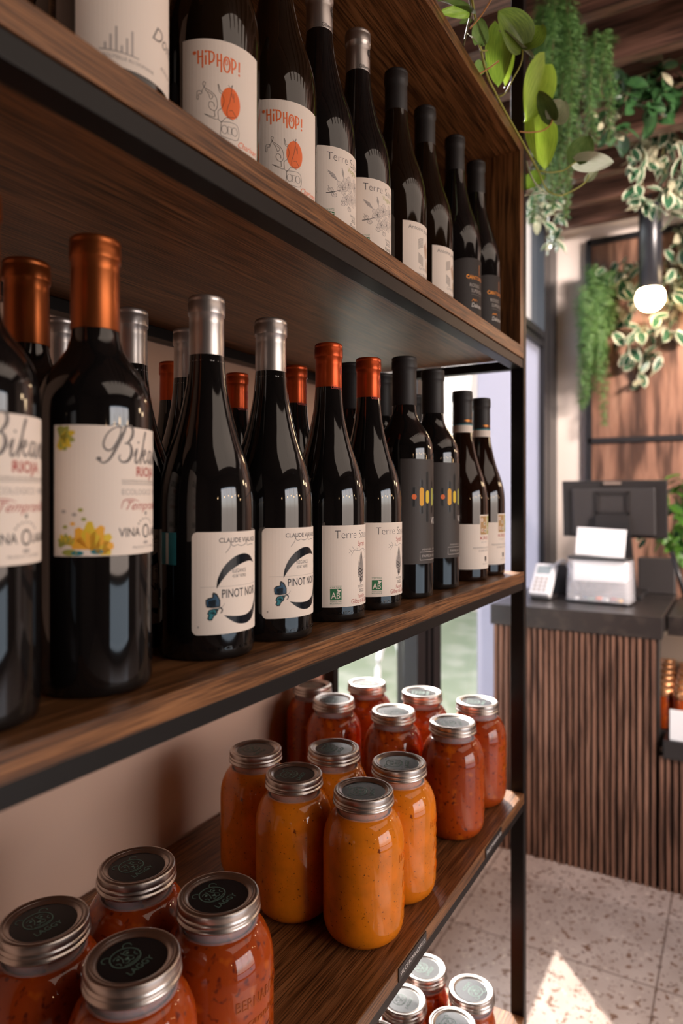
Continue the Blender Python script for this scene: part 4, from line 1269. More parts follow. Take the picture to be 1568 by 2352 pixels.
# ------------------------------------------------------------------ jars
def jar_proto(sauce, H=0.172, body=0.0490):
    r = empty('sauce_jar')
    s = H / 0.172
    zt = lambda z: z if z < 0.05 else (0.05 + (z - 0.05) * (H - 0.05 - 0.060) / 0.062 if z < 0.112 else H - (0.172 - z))
    k = body / 0.0490
    P = [(0.0, 0.003), (0.026, 0.002), (0.034 * k, 0.0005), (0.040 * k, 0.0025), (0.0450 * k, 0.0080), (0.0478 * k, 0.0150), (0.0490 * k, 0.0230), (0.0490 * k, 0.112), (0.0482 * k, 0.1210), (0.0458 * k, 0.1300), (0.0420 * k, 0.1380), (0.0385 * k, 0.1430), (0.0352, 0.1465), (0.0330, 0.1475)]
    bm = bmesh.new(); lathe(bm, [(a, zt(z)) for a, z in P], 64)
    body_ = obj('jar_body', bm, M[sauce], r, True)
    nk = bmesh.new(); lathe(nk, [(0.0350, H - 0.0262), (0.0338, H - 0.0235), (0.0332, H - 0.020), (0.0345, H - 0.0175), (0.0335, H - 0.0150), (0.0312, H - 0.0150), (0.0305, H - 0.0245), (0.0305, H - 0.0262)], 56)
    obj('glass_neck', nk, M['jarglass'], r, True)
    inn = bmesh.new(); lathe(inn, [(0.0300, H - 0.0262), (0.0300, H - 0.0150)], 40)
    obj('sauce_in_neck', inn, M[sauce], r, True)
    bd = bmesh.new()
    lathe(bd, [(0.0335, H - 0.0158), (0.0365, H - 0.0158), (0.0372, H - 0.0150), (0.0374, H - 0.0140), (0.0368, H - 0.0130), (0.0358, H - 0.0122), (0.0356, H - 0.0115), (0.0366, H - 0.0105), (0.0369, H - 0.0092), (0.0363, H - 0.0080), (0.0358, H - 0.0072)], 72)
    lathe(bd, [(0.0358, H - 0.0072), (0.0362, H - 0.0062), (0.0362, H - 0.0026), (0.0358, H - 0.0016)], 160, rib=(1, 2, 0.0004))
    lathe(bd, [(0.0358, H - 0.0016), (0.0352, H - 0.0006), (0.0342, H - 0.0001), (0.0328, H), (0.0316, H - 0.0004), (0.0304, H - 0.0012), (0.0298, H - 0.0006)], 72)
    ring_ = obj('screw_band', bd, M['ring'], r, True)
    ds = bmesh.new(); lathe(ds, [(0.0300, H - 0.0008), (0.0288, H - 0.0010), (0.0275, H - 0.0024), (0.0262, H - 0.0030), (0.0, H - 0.0030)], 64)
    lid = obj('lid', ds, M['ring'], r, True)
    dk = bmesh.new(); lathe(dk, [(0.0262, H - 0.00285), (0.0, H - 0.00285)], 64)
    dk_ = obj('lid_face', dk, M['disc'], lid, True)
    # bear head and the name under it, printed in mint
    a = Art()
    W = 0.00055
    a.line([(-0.0085, 0.0060), (-0.0050, 0.0095), (0.0, 0.0105), (0.0050, 0.0095), (0.0085, 0.0060), (0.0100, 0.0015), (0.0090, -0.0030), (0.0055, -0.0065), (0.0, -0.0078), (-0.0055, -0.0065), (-0.0090, -0.0030), (-0.0100, 0.0015)], W * 1.3, 'imint', 3, closed=True)
    for s_ in (-1, 1):
        a.ring(s_ * 0.0088, 0.0092, 0.0028, 0.0028, W, 'imint', t0=R(-40 if s_ > 0 else 10), t1=R(170 if s_ > 0 else 220))
        a.ell(s_ * 0.0040, 0.0035, 0.0011, 0.0009, 'imint', 10)
        a.line([(s_ * 0.0065, 0.0050), (s_ * 0.0040, 0.0062), (s_ * 0.0020, 0.0050)], W, 'imint')
        a.line([(s_ * 0.0080, 0.0010), (s_ * 0.0062, -0.0005), (s_ * 0.0068, -0.0030)], W, 'imint')
        a.line([(0, -0.0028), (s_ * 0.0018, -0.0042), (s_ * 0.0035, -0.0030)], W, 'imint')
        a.line([(s_ * 0.0060, -0.0050), (s_ * 0.0030, -0.0060), (0, -0.0062)], W, 'imint')
        a.line([(s_ * 0.0012, 0.0070), (s_ * 0.0020, 0.0020), (s_ * 0.0030, 0.0000), (s_ * 0.0042, -0.0020)], W, 'imint')
    a.poly([(-0.0018, 0.0002), (0.0018, 0.0002), (0.0008, -0.0018), (-0.0008, -0.0018)], 'imint')
    a.line([(0, -0.0018), (0, -0.0030)], W, 'imint', 1)
    a.text('LAGGY', 0, -0.0150, 0.0046, 'imint', w=0.0200, align='C', sx=1)
    a.build('lid_print', lid, flat=Matrix.Translation((0, 0, H - 0.00265)) @ Matrix.Rotation(R(-3), 4, 'Z') @ Matrix.Translation((-0.002, 0.0045, 0)) @ Matrix.Diagonal((1.18, 1.18, 1, 1)))
    e = Art()
    e.text('BERNARDIN', -0.028, 0.096 * s, 0.0085, 'emboss', w=0.054)
    for (u, v, h, t) in ((-0.018, 0.081, 0.0055, 'canning'), (-0.020, 0.064, 0.0110, 'Mason'), (-0.019, 0.036, 0.0070, 'MASON')):
        e.text(t, u, v * s, h, 'emboss', w=0.038, shear=0.35)
    e.line([(-0.018, 0.053 * s), (-0.004, 0.058 * s), (0.012, 0.0535 * s)], 0.0007, 'emboss')
    eo = e.build('embossed_lettering', body_, wrap=(body, -0.0002), solid=0.0007)
    eo.data.materials.clear(); eo.data.materials.append(M[sauce])
    return r

JP = {'o': jar_proto('sauce_o'), 'r': jar_proto('sauce_r'), 'rb': jar_proto('sauce_r', 0.127, 0.0390)}
JU = set()
def jar(kind, x, y, z, rz, label, group):
    p = JP[kind]
    if kind in JU:
        p = copy_tree(p)
    JU.add(kind)
    p.location = (x, y, z)
    p.rotation_euler = (0, 0, R(rz))
    tag(p, label, 'jar', group)
GO, GR, GD, GBT = 'orange sauce jars on the lower shelf', 'red sauce jars at the window end', 'red sauce jars at the left of the lower shelf', 'jars on the bottom shelf'
for t in [
 ('o', 0.728, 0.393, ZL, 30, 'front orange sauce jar standing nearest the shelf edge, pale blue lid', GO),
 ('o', 0.726, 0.493, ZL, 15, 'orange sauce jar behind and left of the front orange jar', GO),
 ('o', 0.770, 0.588, ZL, -5, 'orange sauce jar at the back left by the wall', GO),
 ('o', 0.829, 0.495, ZL, 10, 'orange sauce jar in the middle of its group, mostly hidden behind lids', GO),
 ('o', 0.828, 0.393, ZL, 24, 'orange sauce jar at the right, partly behind the front orange jar', GO),
 ('r', 1.020, 0.391, ZL, 35, 'red sauce jar at the front of the window end group', GR),
 ('r', 1.143, 0.393, ZL, 10, 'red sauce jar at the far right by the shelf post', GR),
 ('r', 1.023, 0.496, ZL, 60, 'red sauce jar directly behind the front red jar, orange right side', GR),
 ('r', 1.148, 0.499, ZL, 20, 'red sauce jar with mint printed lid before the window mullion', GR),
 ('r', 1.029, 0.615, ZL, 80, 'red sauce jar in the back row, left of the window post', GR),
 ('r', 1.151, 0.614, ZL, 40, 'red sauce jar standing farthest back against the window', GR),
 ('r', 1.088, 0.697, ZL, 0, 'dark red sauce jar in the back corner half under the middle shelf', GR),
 ('r', 0.468, 0.500, ZL, 0, 'red sauce jar with black lid nearest the wall, left group', GD),
 ('r', 0.471, 0.401, ZL, 0, 'red sauce jar with sharp black bear lid, right of the left group', GD),
 ('r', 0.373, 0.403, ZL, 3, 'red sauce jar with the largest black lid at the bottom of the frame', GD),
 ('r', 0.368, 0.502, ZL, -3, 'red sauce jar with black lid at the far left of the frame', GD),
 ('rb', 0.976, 0.374, ZB, -5, 'small sunlit jar at the front of the bottom shelf, lid print upright', GBT),
 ('rb', 1.060, 0.374, ZB, 172, 'small sunlit jar by the post, lid print turned upside down', GBT),
 ('rb', 1.070, 0.460, ZB, 0, 'small sunlit jar behind the upside down lid, cut by the shelf edge', GBT),
 ('rb', 0.985, 0.460, ZB, 5, 'small jar on the bottom shelf with half its lid in shadow', GBT),
 ('rb', 0.894, 0.462, ZB, 0, 'small shaded jar at the bottom of the frame under the shelf edge', GBT),
]:
    jar(*t)

# ------------------------------------------------------------------ counter
XC = 2.62
cc = empty('slatted_counter', (XC + 0.3, 0.3, FLOOR)); tag(cc, 'walnut slatted counter front beneath the dark stone top', 'counter')
CO = Vector(cc.location)
def cpart(name, bm, m):
    bmesh.ops.translate(bm, verts=bm.verts[:], vec=-CO)
    return obj(name, bm, m, cc)
cpart('carcass', bx(XC + 0.022, XC + 0.09, 0.245, 0.825, FLOOR, -0.498), M['felt'])
sl = bmesh.new()
y = 0.834
while y > 0.25:
    zt = -0.498
    box(sl, XC, XC + 0.022, y - 0.0125, y, FLOOR, zt, 0, 0.0015)
    y -= 0.0218
cpart('slat_panel', sl, M['slat'])
ct = obj('countertop', bx(XC - 0.004, XC + 0.68, 0.232, 0.846, -0.497, -0.417, 0.002), M['stone'])
tag(ct, 'thick dark stone slab topping the slatted counter', 'countertop')
# display section beside it
dc = empty('display_case', (XC + 0.3, -0.3, -0.905)); tag(dc, 'dark open display case with jars at the right of the counter', 'display case')
DO = Vector(dc.location)
def dpart(name, bm, m):
    bmesh.ops.translate(bm, verts=bm.verts[:], vec=-DO)
    return obj(name, bm, m, dc)
sl = bmesh.new()
y = 0.240
while y > -1.2:
    box(sl, XC, XC + 0.022, y - 0.0125, y, FLOOR, -0.906, 0, 0.0015)
    y -= 0.0218
dpart('base_slats', sl, M['slat'])
dpart('base_carcass', bx(XC + 0.0225, XC + 0.60, -1.2, 0.241, FLOOR, -0.906), M['felt'])
dpart('ledge', bx(XC - 0.012, XC + 0.62, -1.2, 0.228, -0.905, -0.842, 0.002), M['plastic'])
dpart('back_panel', bx(XC + 0.66, XC + 0.675, -1.2, 0.80, -0.905, -0.50), M['beigec'])
dpart('deck', bx(XC + 0.10, XC + 0.655, 0.229, 0.80, -0.905, -0.842, 0.002), M['plastic'])
dpart('top_slab', bx(XC + 0.12, XC + 0.68, -1.2, 0.225, -0.50, -0.43, 0.002), M['stone'])
dpart('light_strip', bx(XC + 0.20, XC + 0.22, -0.9, 0.22, -0.510, -0.502), M['strip'])
light('display_case_light', 'AREA', (XC + 0.30, 0.05, -0.515), 1.6, (1, 0.72, 0.48), (0.25, 0.5), aim=(0.1, 0.1, -1))
tag(obj('price_card', bx(XC + 0.0, XC + 0.006, 0.150, 0.208, -0.840, -0.735), M['card']), 'upright white price card on the black display ledge', 'card')
def mini():
    r = empty('display_jar')
    bm = bmesh.new(); lathe(bm, [(0.0, 0), (0.029, 0.0), (0.033, 0.006), (0.033, 0.108), (0.030, 0.120)], 24); obj('jar_body', bm, M['sauce_r'], r, True)
    bm = bmesh.new(); lathe(bm, [(0.031, 0.118), (0.033, 0.120), (0.033, 0.138), (0.031, 0.141), (0.0, 0.141)], 24); obj('jar_lid', bm, M['copperlid'], r, True)
    return r
mp_ = mini()
first = True
ORD = ('nearest', 'second', 'third', 'fourth', 'fifth', 'sixth')
for row, (pa, pb2, n_) in enumerate((((1524, 2.51), (1532, 2.97), 6), ((1566, 2.46), (1580, 2.88), 6))):
    for k in range(n_):
        t = k / (n_ - 1)
        q = at(pa[0] + (pb2[0] - pa[0]) * t, 1500, pa[1] + (pb2[1] - pa[1]) * t)
        o = mp_ if first else copy_tree(mp_)
        first = False
        o.location = (q.x, q.y, -0.842)
        tag(o, '%s copper lidded red jar in the %s display case row' % (ORD[k], ('left', 'right')[row]), 'jar', 'small copper lidded jars in the display case')

# things on the counter
ZC = -0.417
mo = empty('till_monitor', (3.12, 0.46, ZC)); tag(mo, 'black till monitor seen from behind on the counter', 'monitor')
bm = bmesh.new(); box(bm, -0.012, 0.012, -0.208, 0.208, 0.250, 0.492, 0, 0.004); 
h_ = obj('screen_housing', bm, M['plastic'], mo); h_.rotation_euler = (0, R(-6), 0)
bm = bmesh.new(); box(bm, -0.026, -0.010, -0.165, 0.165, 0.262, 0.462, 0, 0.006); h2 = obj('rear_cover', bm, M['greyplastic'], mo); h2.rotation_euler = (0, R(-6), 0)
bm = bmesh.new()
for q in ((-0.066, 0.066, 0.436, 0.448), (-0.066, 0.066, 0.350, 0.364), (-0.066, -0.054, 0.35, 0.448), (0.054, 0.066, 0.35, 0.448)):
    box(bm, -0.034, -0.024, *q)
h3 = obj('mount_frame', bm, M['plastic'], mo); h3.rotation_euler = (0, R(-6), 0)
bm = bmesh.new(); box(bm, -0.012, -0.006, -0.035, 0.035, 0.476, 0.488); h4 = obj('maker_plate', bm, M['ring'], mo); h4.rotation_euler = (0, R(-6), 0); h4.location = (-0.012, 0, 0)
bm = bmesh.new()
vs = [bm.verts.new(p) for p in ((-0.075, -0.095, 0.02), (-0.075, 0.082, 0.02), (-0.035, 0.082, 0.02), (-0.035, -0.095, 0.02), (-0.085, -0.062, 0.345), (-0.085, 0.062, 0.345), (-0.05, 0.062, 0.345), (-0.05, -0.062, 0.345))]
for f in ((0, 1, 5, 4), (1, 2, 6, 5), (2, 3, 7, 6), (3, 0, 4, 7), (4, 5, 6, 7), (3, 2, 1, 0)):
    bm.faces.new([vs[i] for i in f])
obj('stand', bm, M['plastic'], mo)
obj('stand_base', bx(-0.12, 0.10, -0.12, 0.11, 0.0, 0.022, 0.003), M['plastic'], mo)
obj('power_light', bx(-0.047, -0.040, 0.062, 0.082, 0.262, 0.274), M['orangetag'], mo)
# receipt drawer to its right
tag(obj('till_printer', bx(3.235, 3.298, 0.235, 0.385, ZC, -0.262, 0.006), M['greyplastic']), 'dark grey receipt printer beside the till monitor stand', 'printer')
bm = bmesh.new(); tube(bm, [(3.03, 0.18, ZC + 0.008), (3.06, 0.235, -0.22)], 0.010, 8)
tag(obj('scanner_stand', bm, M['plastic']), 'slanted black scanner stand right of the receipt printer', 'stand')
bb = empty('black_organiser', (3.15, 0.69, ZC)); tag(bb, 'low black box behind the white card terminal', 'box')
obj('box_body', bx(-0.10, 0.0, -0.11, 0.075, 0, 0.125, 0.004), M['plastic'], bb); obj('box_rim', bx(-0.103, -0.10, -0.11, 0.075, 0.118, 0.128), M['greyplastic'], bb)
# card terminal
te = empty('card_terminal', (2.86, 0.700, ZC)); te.rotation_euler = (0, 0, R(-6)); tag(te, 'white payment card terminal with grey screen on a stand', 'card terminal')
bm = bmesh.new(); box(bm, -0.035, 0.060, -0.042, 0.042, 0.0, 0.020, 0, 0.004); obj('terminal_base', bm, M['greyplastic'], te)
def tilt(bm): bmesh.ops.transform(bm, matrix=Matrix.Translation((0.0, 0, 0.074)) @ Matrix.Rotation(R(-52), 4, 'Y'), verts=bm.verts[:]); return bm
obj('terminal_body', tilt(bx(-0.075, 0.075, -0.044, 0.044, -0.018, 0.018, 0.008)), M['whiteplastic'], te)
obj('screen', tilt(bx(0.022, 0.060, -0.028, 0.028, 0.018, 0.0195)), M['lcd'], te)
bm = bmesh.new()
for i in range(4):
    for j in range(3):
        box(bm, -0.060 + i * 0.018, -0.050 + i * 0.018, -0.026 + j * 0.020, -0.014 + j * 0.020, 0.018, 0.0205)
obj('keypad', tilt(bm), M['lgrey'], te)
bm = bmesh.new(); tube(bm, smoothpts([(0.03, -0.01, 0.10), (0.06, -0.03, 0.135), (0.11, -0.06, 0.145), (0.17, -0.09, 0.02)], 5), 0.007, 8); obj('cable', bm, M['whiteplastic'], te)
# clear acrylic box with a card
ab = empty('acrylic_box', (2.875, 0.478, ZC)); ab.rotation_euler = (0, 0, R(-4)); tag(ab, 'clear acrylic tip box with black base on the counter', 'box')
bm = bmesh.new()
n = 40
def rr(hx, hy, rad, z):
    out = []
    for (sx, sy, t0) in ((1, 1, 0), (-1, 1, 90), (-1, -1, 180), (1, -1, 270)):
        for i in range(6):
            t = R(t0 + 18 * i)
            out.append((sx * (hx - rad) + rad * math.cos(t), sy * (hy - rad) + rad * math.sin(t), z))
    return out
def loft(bm, rings, cap0=True, cap1=True):
    R_ = [[bm.verts.new(p) for p in r_] for r_ in rings]
    for a_, b_ in zip(R_, R_[1:]):
        for i in range(len(a_)):
            f = bm.faces.new((a_[i], a_[(i + 1) % len(a_)], b_[(i + 1) % len(b_)], b_[i])); f.smooth = True
    if cap0: bm.faces.new(list(reversed(R_[0])))
    if cap1: bm.faces.new(R_[-1])
loft(bm, [rr(0.062, 0.122, 0.02, 0.008), rr(0.060, 0.116, 0.02, 0.180)], False, False)
loft(bm, [rr(0.058, 0.112, 0.018, 0.180), rr(0.060, 0.118, 0.018, 0.008)], False, False)
obj('acrylic_wall', bm, M['acrylic'], ab)
bm = bmesh.new(); loft(bm, [rr(0.064, 0.124, 0.02, 0.0), rr(0.064, 0.124, 0.02, 0.010)]); obj('box_base', bm, M['plastic'], ab)
bm = bmesh.new(); loft(bm, [rr(0.062, 0.118, 0.02, 0.172), rr(0.062, 0.118, 0.02, 0.182)]); obj('box_lid', bm, M['plastic'], ab)
bm = bmesh.new(); box(bm, -0.046, 0.046, -0.098, 0.098, 0.085, 0.168, 0, 0.004)
tag(obj('folded_napkins', bm, M['card']), 'white paper stack inside the clear acrylic box', 'paper'); bpy.data.objects['folded_napkins'].location = ab.location
c_ = obj('sign_card', bx(-0.0012, 0.0012, -0.092, 0.098, 0.0, 0.112, 0.001), M['card']); c_.location = (2.872, 0.480, ZC + 0.183); c_.rotation_euler = (R(2.5), R(10), R(-4))
tag(c_, 'blank white leaning card standing on the acrylic box', 'card')
tw = random.Random(3)
for i in range(7):
    bm = bmesh.new(); box(bm, -0.012, 0.012, -0.008, 0.008, 0, 0.012, 0, 0.003)
    s_ = obj('wrapped_sweet', bm, M[('iamber', 'ired', 'card', 'iorange', 'imint', 'iblue', 'card')[i]])
    s_.location = (2.835 + 0.03 * (i % 2), 0.40 + 0.027 * i, ZC + 0.0105); s_.rotation_euler = (0, 0, tw.uniform(0, 3))
    tag(s_, 'small wrapped sweet at the bottom of the clear acrylic box', 'sweet', 'sweets in the acrylic box')

# ------------------------------------------------------------------ pendant lamps
def pendant(x, y, z, label, r=0.067, tr=0.053, top=1.40, group=None):
    p = empty('pendant_lamp', (x, y, z)); tag(p, label, 'lamp', group)
    bm = bmesh.new(); lathe(bm, [(tr * 0.85, 0.030), (tr, 0.032), (tr, 0.44), (tr * 0.98, 0.445), (0, 0.445)], 40); obj('lamp_tube', bm, M['navy'], p, False)
    for q in p.children[0].data.polygons: q.use_smooth = True
    bm = bmesh.new(); tube(bm, [(0, 0, 0.44), (0, 0, top - z + 0.175)], 0.004, 8); obj('suspension_rod', bm, M['navy'], p)
    bm = bmesh.new(); bmesh.ops.create_uvsphere(bm, u_segments=32, v_segments=20, radius=r); obj('globe', bm, M['globe'], p, True)
    return p
g0 = at(1493, 684, 3.30)
pendant(g0.x, g0.y, g0.z, 'black tube pendant lamp with glowing white globe over the counter')
light('pendant_bulb_light', 'POINT', (g0.x, g0.y, g0.z), 24, (1, 0.48, 0.18), shadow_soft_size=0.062)
pendant(g0.x + 0.05, g0.y - 0.30, g0.z, 'second black tube pendant lamp over the counter beyond the frame')
light('pendant_bulb_light', 'POINT', (g0.x + 0.05, g0.y - 0.30, g0.z), 26, (1, 0.48, 0.18), shadow_soft_size=0.062)
for (x, y) in ((2.35, -0.85), (3.05, -0.75)):  # pendants added out of view to brighten slats, end wall and counter
    pendant(x, y, 0.50, 'added black tube pendant, unseen right of the frame, brightening counter and slats', group='added tube pendants right of the frame')
    light('pendant_bulb_light', 'POINT', (x, y, 0.50), 17, (1, 0.76, 0.56), shadow_soft_size=0.064)
def bulb(x, y, z):
    p = empty('bulb_pendant', (x, y, z)); tag(p, 'small bare warm bulb hanging in the shop behind the camera', 'lamp', 'bare bulbs behind the camera')
    bm = bmesh.new(); bmesh.ops.create_uvsphere(bm, u_segments=16, v_segments=10, radius=0.028); obj('bulb', bm, M['bulb'], p, True)
    bm = bmesh.new(); tube(bm, [(0, 0, 0.026), (0, 0, 0.07)], 0.012, 8); tube(bm, [(0, 0, 0.07), (0, 0, 1.68 - z)], 0.003, 6); obj('cord', bm, M['navy'], p)
M['bulb'] = mat('lit_clear_bulb', (1, 0.8, 0.6), 0.3, emis=(1, 0.62, 0.32), estr=40)
for (x, y, z) in ((0.2, -1.9, 0.30), (0.65, -2.0, 0.34), (0.95, -1.7, 0.26), (1.5, -2.1, 0.36), (1.75, -1.6, 0.28), (2.2, -1.8, 0.22), (-0.5, -1.9, 0.3)):
    bulb(x, y, z)

# ------------------------------------------------------------------ plants
VM = ['varieg', 'vpale', 'varieg']
# feathery plumes hanging from the slats
S1 = []
rnd = random.Random(11)
for i in range(17):
    px = rnd.uniform(1242, 1318); q = at(px, 0, 1.95 + rnd.uniform(-0.06, 0.06)); q.z = 1.40
    S1.append((q, (HY - 0) and (1.40 - at(px, rnd.uniform(300, 500), 1.95).z), 0.02))
feathery('hanging_fern', S1, 1, 'long dense feathery green plant hanging beside the shelf post', 0.030, 560, 0.018)
S2 = []
for i in range(11):
    px = rnd.uniform(1352, 1402); q = at(px, 0, 2.10 + rnd.uniform(-0.06, 0.06)); q.z = 1.40
    S2.append((q, 1.40 - at(px + 15, rnd.uniform(120, 340), 2.05).z, 0.03))
feathery('hanging_fern', S2, 2, 'shorter feathery green plant hanging right of the long one', 0.028, 420, 0.015)
S3 = []
for i in range(16):
    px = rnd.uniform(1338, 1402); q = at(px, rnd.uniform(600, 690), 3.56 + rnd.uniform(-0.05, 0.03))
    ln = q.z - at(px, rnd.uniform(800, 1000) if px < 1385 else rnd.uniform(740, 860), 3.55).z
    S3.append((q, ln, 0.02))
feathery('wall_fern', S3, 3, 'feathery green plant trailing down the left edge of the wall panel', 0.05, 480, 0.035)
S4 = []
for i in range(6):
    q = at(rnd.uniform(1225, 1300), rnd.uniform(380, 470), 2.3)
    S4.append((q, 0.10 + rnd.uniform(0, 0.05), 0.03))
# variegated plants
def gpath(pts, b):
    return [at(px, py, b + rnd.uniform(-0.04, 0.04)) for px, py in pts]
def onwall(px, py, x=XE - 0.06):
    r = at(px, py, 1.0)
    return at(px, py, x / r.x)
def wpath(pts):
    return [onwall(*p, XE - rnd.uniform(0.03, 0.10)) for p in pts]
garland('wall_ivy', [wpath([(1400, 640), (1440, 620), (1480, 610)]), wpath([(1410, 650), (1430, 740), (1460, 830), (1480, 880)]), wpath([(1450, 640), (1480, 740), (1490, 830)]), wpath([(1500, 620), (1525, 700), (1535, 760)]), wpath([(1520, 600), (1550, 640), (1580, 700)])], 32, 0.076, VM, 21, 'variegated leafy plant spread over the wall panel behind the globe', 0.055, narrow=0.6)
garland('wall_ivy', [wpath([(1570, 520), (1560, 600), (1575, 680)]), wpath([(1590, 500), (1590, 640)])], 30, 0.076, VM, 31, 'variegated leafy plant on the wall at the right frame edge', 0.05, narrow=0.6)
garland('ceiling_ivy', [gpath([(1450, 350), (1500, 330), (1570, 320)], 2.75), gpath([(1480, 340), (1475, 420), (1480, 490)], 2.62), gpath([(1520, 330), (1530, 420), (1535, 480)], 2.68), gpath([(1560, 330), (1575, 450), (1560, 500)], 2.70)], 26, 0.070, VM, 22, 'green and cream leafed plant hanging round the pendant lamp tube', 0.045, narrow=0.6)
garland('ceiling_vine', [gpath([(1420, 190), (1480, 170), (1570, 130)], 2.30), gpath([(1430, 200), (1500, 210), (1570, 190)], 2.32), gpath([(1460, 180), (1400, 300)], 2.30), gpath([(1530, 200), (1520, 270)], 2.30)], 26, 0.062, ['darkleaf', 'vpale', 'darkleaf'], 23, 'dark leafy vine lying along the ceiling slats at upper right', 0.045, narrow=0.6)
garland('corner_ivy', [[at(1250, 335, 2.835)] + gpath([(1225, 440), (1250, 480), (1240, 530)], 2.75), gpath([(1260, 440), (1275, 500), (1262, 560)], 2.75)], 26, 0.062, VM, 24, 'small variegated plant hanging in the window corner below the slats', 0.03)
garland('ledge_vine', [gpath([(1325, 175), (1360, 250), (1390, 290), (1345, 300)], 2.30), gpath([(1390, 160), (1400, 240), (1440, 260)], 2.3)], 16, 0.036, ['vpale', 'fernleaf', 'vpale'], 25, 'sparse pale leafed sprigs trailing between the feathery plumes', 0.03)
garland('counter_plant', [gpath([(1575, 1110), (1550, 1150), (1545, 1230)], 3.05), gpath([(1580, 1200), (1545, 1280)], 3.05), gpath([(1570, 1100), (1560, 1300)], 3.05)], 34, 0.060, ['fernleaf', 'darkleaf', 'fernleaf'], 26, 'bright green plant at the right of the till monitor', 0.04)
garland('counter_sprig', [gpath([(1480, 1300), (1490, 1250), (1487, 1210)], 3.15)], 6, 0.055, ['vpale', 'varieg', 'darkleaf'], 27, 'small cream and green sprig right of the monitor stand', 0.015)

# pothos on the crate
po = empty('trailing_pothos', (1.0, 0.30, 0.63)); tag(po, 'trailing pothos vine with heart leaves spilling over the upper crate', 'plant')
PO = Vector(po.location)
def vine(pts, rad, m, name='vine_stem'):
    bm = bmesh.new(); tube(bm, smoothpts([p - PO for p in pts], 5), rad, 7); return obj(name, bm, M[m], po)
edge = [at(1080, -20, 0.93), at(1112, 152, 0.965), at(1137, 213, 1.01), at(1160, 257, 1.052), at(1180, 292, 1.09), at(1206, 338, 1.14), at(1222, 368, 1.17), at(1237, 395, 1.19)]
vine(edge, 0.0019, 'stem')
vine([at(1237, 395, 1.19), at(1245, 415, 1.2), at(1256, 436, 1.21), at(1272, 446, 1.21), at(1292, 448, 1.22), at(1325, 432, 1.23), at(1345, 417, 1.24), at(1352, 402, 1.24)], 0.0014, 'stem')
vine([at(1145, 222, 1.02), at(1160, 213, 1.02), at(1178, 180, 1.02), at(1196, 145, 1.02), at(1200, 110, 1.01), at(1195, 60, 1.0)], 0.0012, 'stem')
vine([at(1192, 302, 1.11), at(1215, 304, 1.12), at(1245, 300, 1.13), at(1262, 288, 1.14), at(1268, 274, 1.14)], 0.0012, 'stemo')
vine([at(1237, 392, 1.19), at(1262, 396, 1.19), at(1292, 392, 1.2), at(1310, 380, 1.2), at(1326, 368, 1.2)], 0.0013, 'stem')
vine([at(1209, 370, 1.19), at(1215, 395, 1.19), at(1232, 425, 1.2), at(1258, 446, 1.21)], 0.0016, 'pothosw')
vine([at(1100, 170, 0.95), at(1125, 155, 0.96), at(1145, 140, 0.97)], 0.0011, 'stemo')
vine([at(1064, 105, 0.90), at(1074, 60, 0.9), at(1080, 30, 0.9), at(1078, -10, 0.9)], 0.0013, 'twig')
vine([at(1078, 66, 0.92), at(1105, 35, 0.93), at(1130, -5, 0.94)], 0.0011, 'stemo')
vine([at(1098, 100, 0.94), at(1105, 115, 0.95), at(1118, 116, 0.96)], 0.0012, 'stem')
TOC = Vector((-CS, -SN, 0))
RT = Vector((SN, -CS, 0))
UP = Vector((0, 0, 1))
def pl(bp, tp, b0, b1, wpx, m, nrm=(0, 0, 1), fold=0.3, droop=0.08):
    """heart leaf from base pixel to tip pixel; nrm = (toward camera, right, up)"""
    bm = bmesh.new(); uvl = bm.loops.layers.uv.new('UVMap')
    B, T = at(*bp, b0) - PO, at(*tp, b1) - PO
    nn = TOC * nrm[0] + RT * nrm[1] + UP * nrm[2]
    leaf(bm, uvl, B, T, wpx / FPX * (b0 + b1) / 2, nn, fold, droop, n=14, m=6, shape=(0.42, 0.72))
    obj('leaf', bm, M[m], po)
pl((1199, 103), (1150, 22), 1.00, 0.97, 88, 'pothos', (1, 0.2, -0.2), 0.35, 0.10)
pl((1198, 112), (1243, 62), 1.00, 1.02, 70, 'pothos', (1, -0.5, -0.2), 0.2, -0.05)
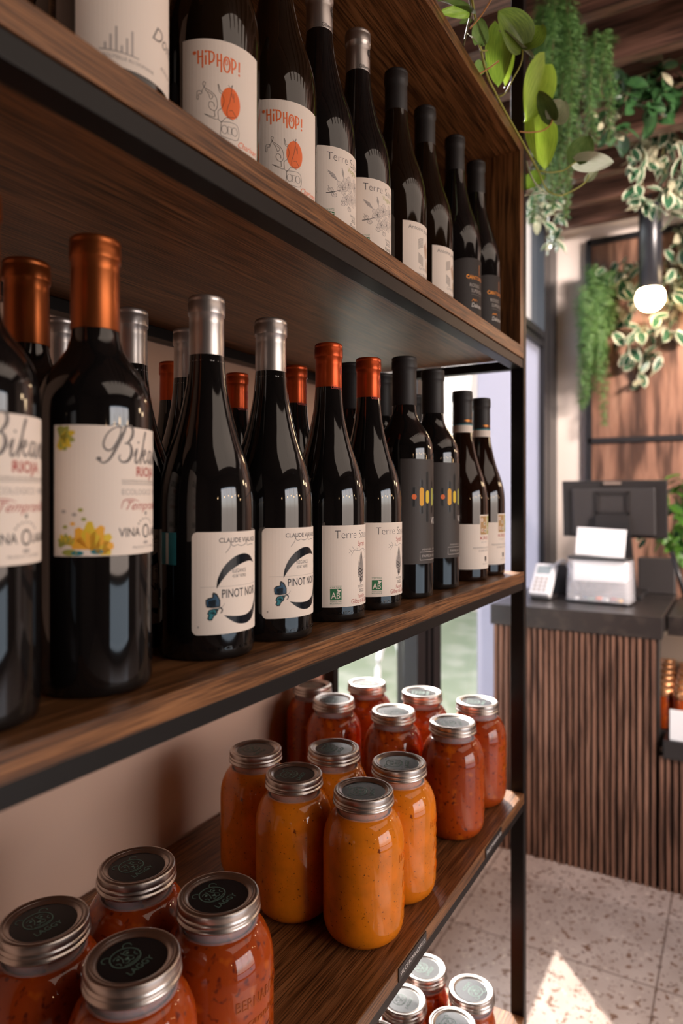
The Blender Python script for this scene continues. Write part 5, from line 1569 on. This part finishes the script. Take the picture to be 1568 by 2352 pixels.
pl((1152, 78), (1228, 130), 0.99, 1.01, 44, 'pothosg', (0.7, 0, 0.8), 0.5, 0.05)
pl((1150, 62), (1142, 195), 1.03, 1.04, 66, 'pothos', (1, -0.3, 0.1), 0.2)
pl((1162, 75), (1163, 195), 1.05, 1.05, 40, 'pothosl', (1, 0.3, 0.1), 0.2)
pl((1105, 140), (1100, 175), 1.03, 1.04, 30, 'pothosd', (1, 0, 0.3), 0.2)
pl((1252, 148), (1208, 275), 1.18, 1.15, 84, 'pothosl', (0.9, 0.5, 0.2), 0.25, 0.04)
pl((1268, 276), (1236, 208), 1.14, 1.13, 40, 'pothosd', (0.8, -0.6, 0.3), 0.2)
pl((1268, 276), (1300, 228), 1.14, 1.15, 58, 'pothosg', (1, 0.3, 0.2), 0.15)
pl((1237, 258), (1250, 388), 1.20, 1.18, 74, 'pothosl', (1, 0.0, 0.1), 0.15, 0.03)
pl((1322, 372), (1352, 306), 1.20, 1.21, 58, 'pothosd', (1, -0.2, 0.1), 0.15)
pl((1322, 372), (1410, 372), 1.20, 1.18, 44, 'pothosw', (1, 0, -0.4), 0.25, 0.05)
pl((1346, 416), (1375, 386), 1.24, 1.25, 20, 'pothosg', (1, 0, 0.2), 0.4)
pl((1258, 446), (1205, 442), 1.21, 1.17, 26, 'pothosw', (0.4, 0, 1), 0.1)
pl((1240, 400), (1200, 432), 1.23, 1.22, 40, 'pothos', (1, 0, 0.4), 0.1)
pl((1080, 30), (1008, -8), 0.90, 0.87, 50, 'pothosd', (0.6, 0, 0.9), 0.3)
pl((1078, 28), (1012, 26), 0.90, 0.88, 26, 'pothos', (1, 0, -0.6), 0.1)
pl((1098, 102), (1105, 36), 0.93, 0.94, 44, 'pothosd', (1, 0.3, 0.1), 0.35)
pl((1062, 55), (1085, 40), 0.93, 0.94, 22, 'pothosd', (1, 0, 0.5), 0.2)
pl((1098, 100), (1074, 74), 0.93, 0.92, 16, 'pothosw', (0.8, 0, 1), 0.1)

# parents' transforms are final; nothing else to do
bpy.context.view_layer.update()
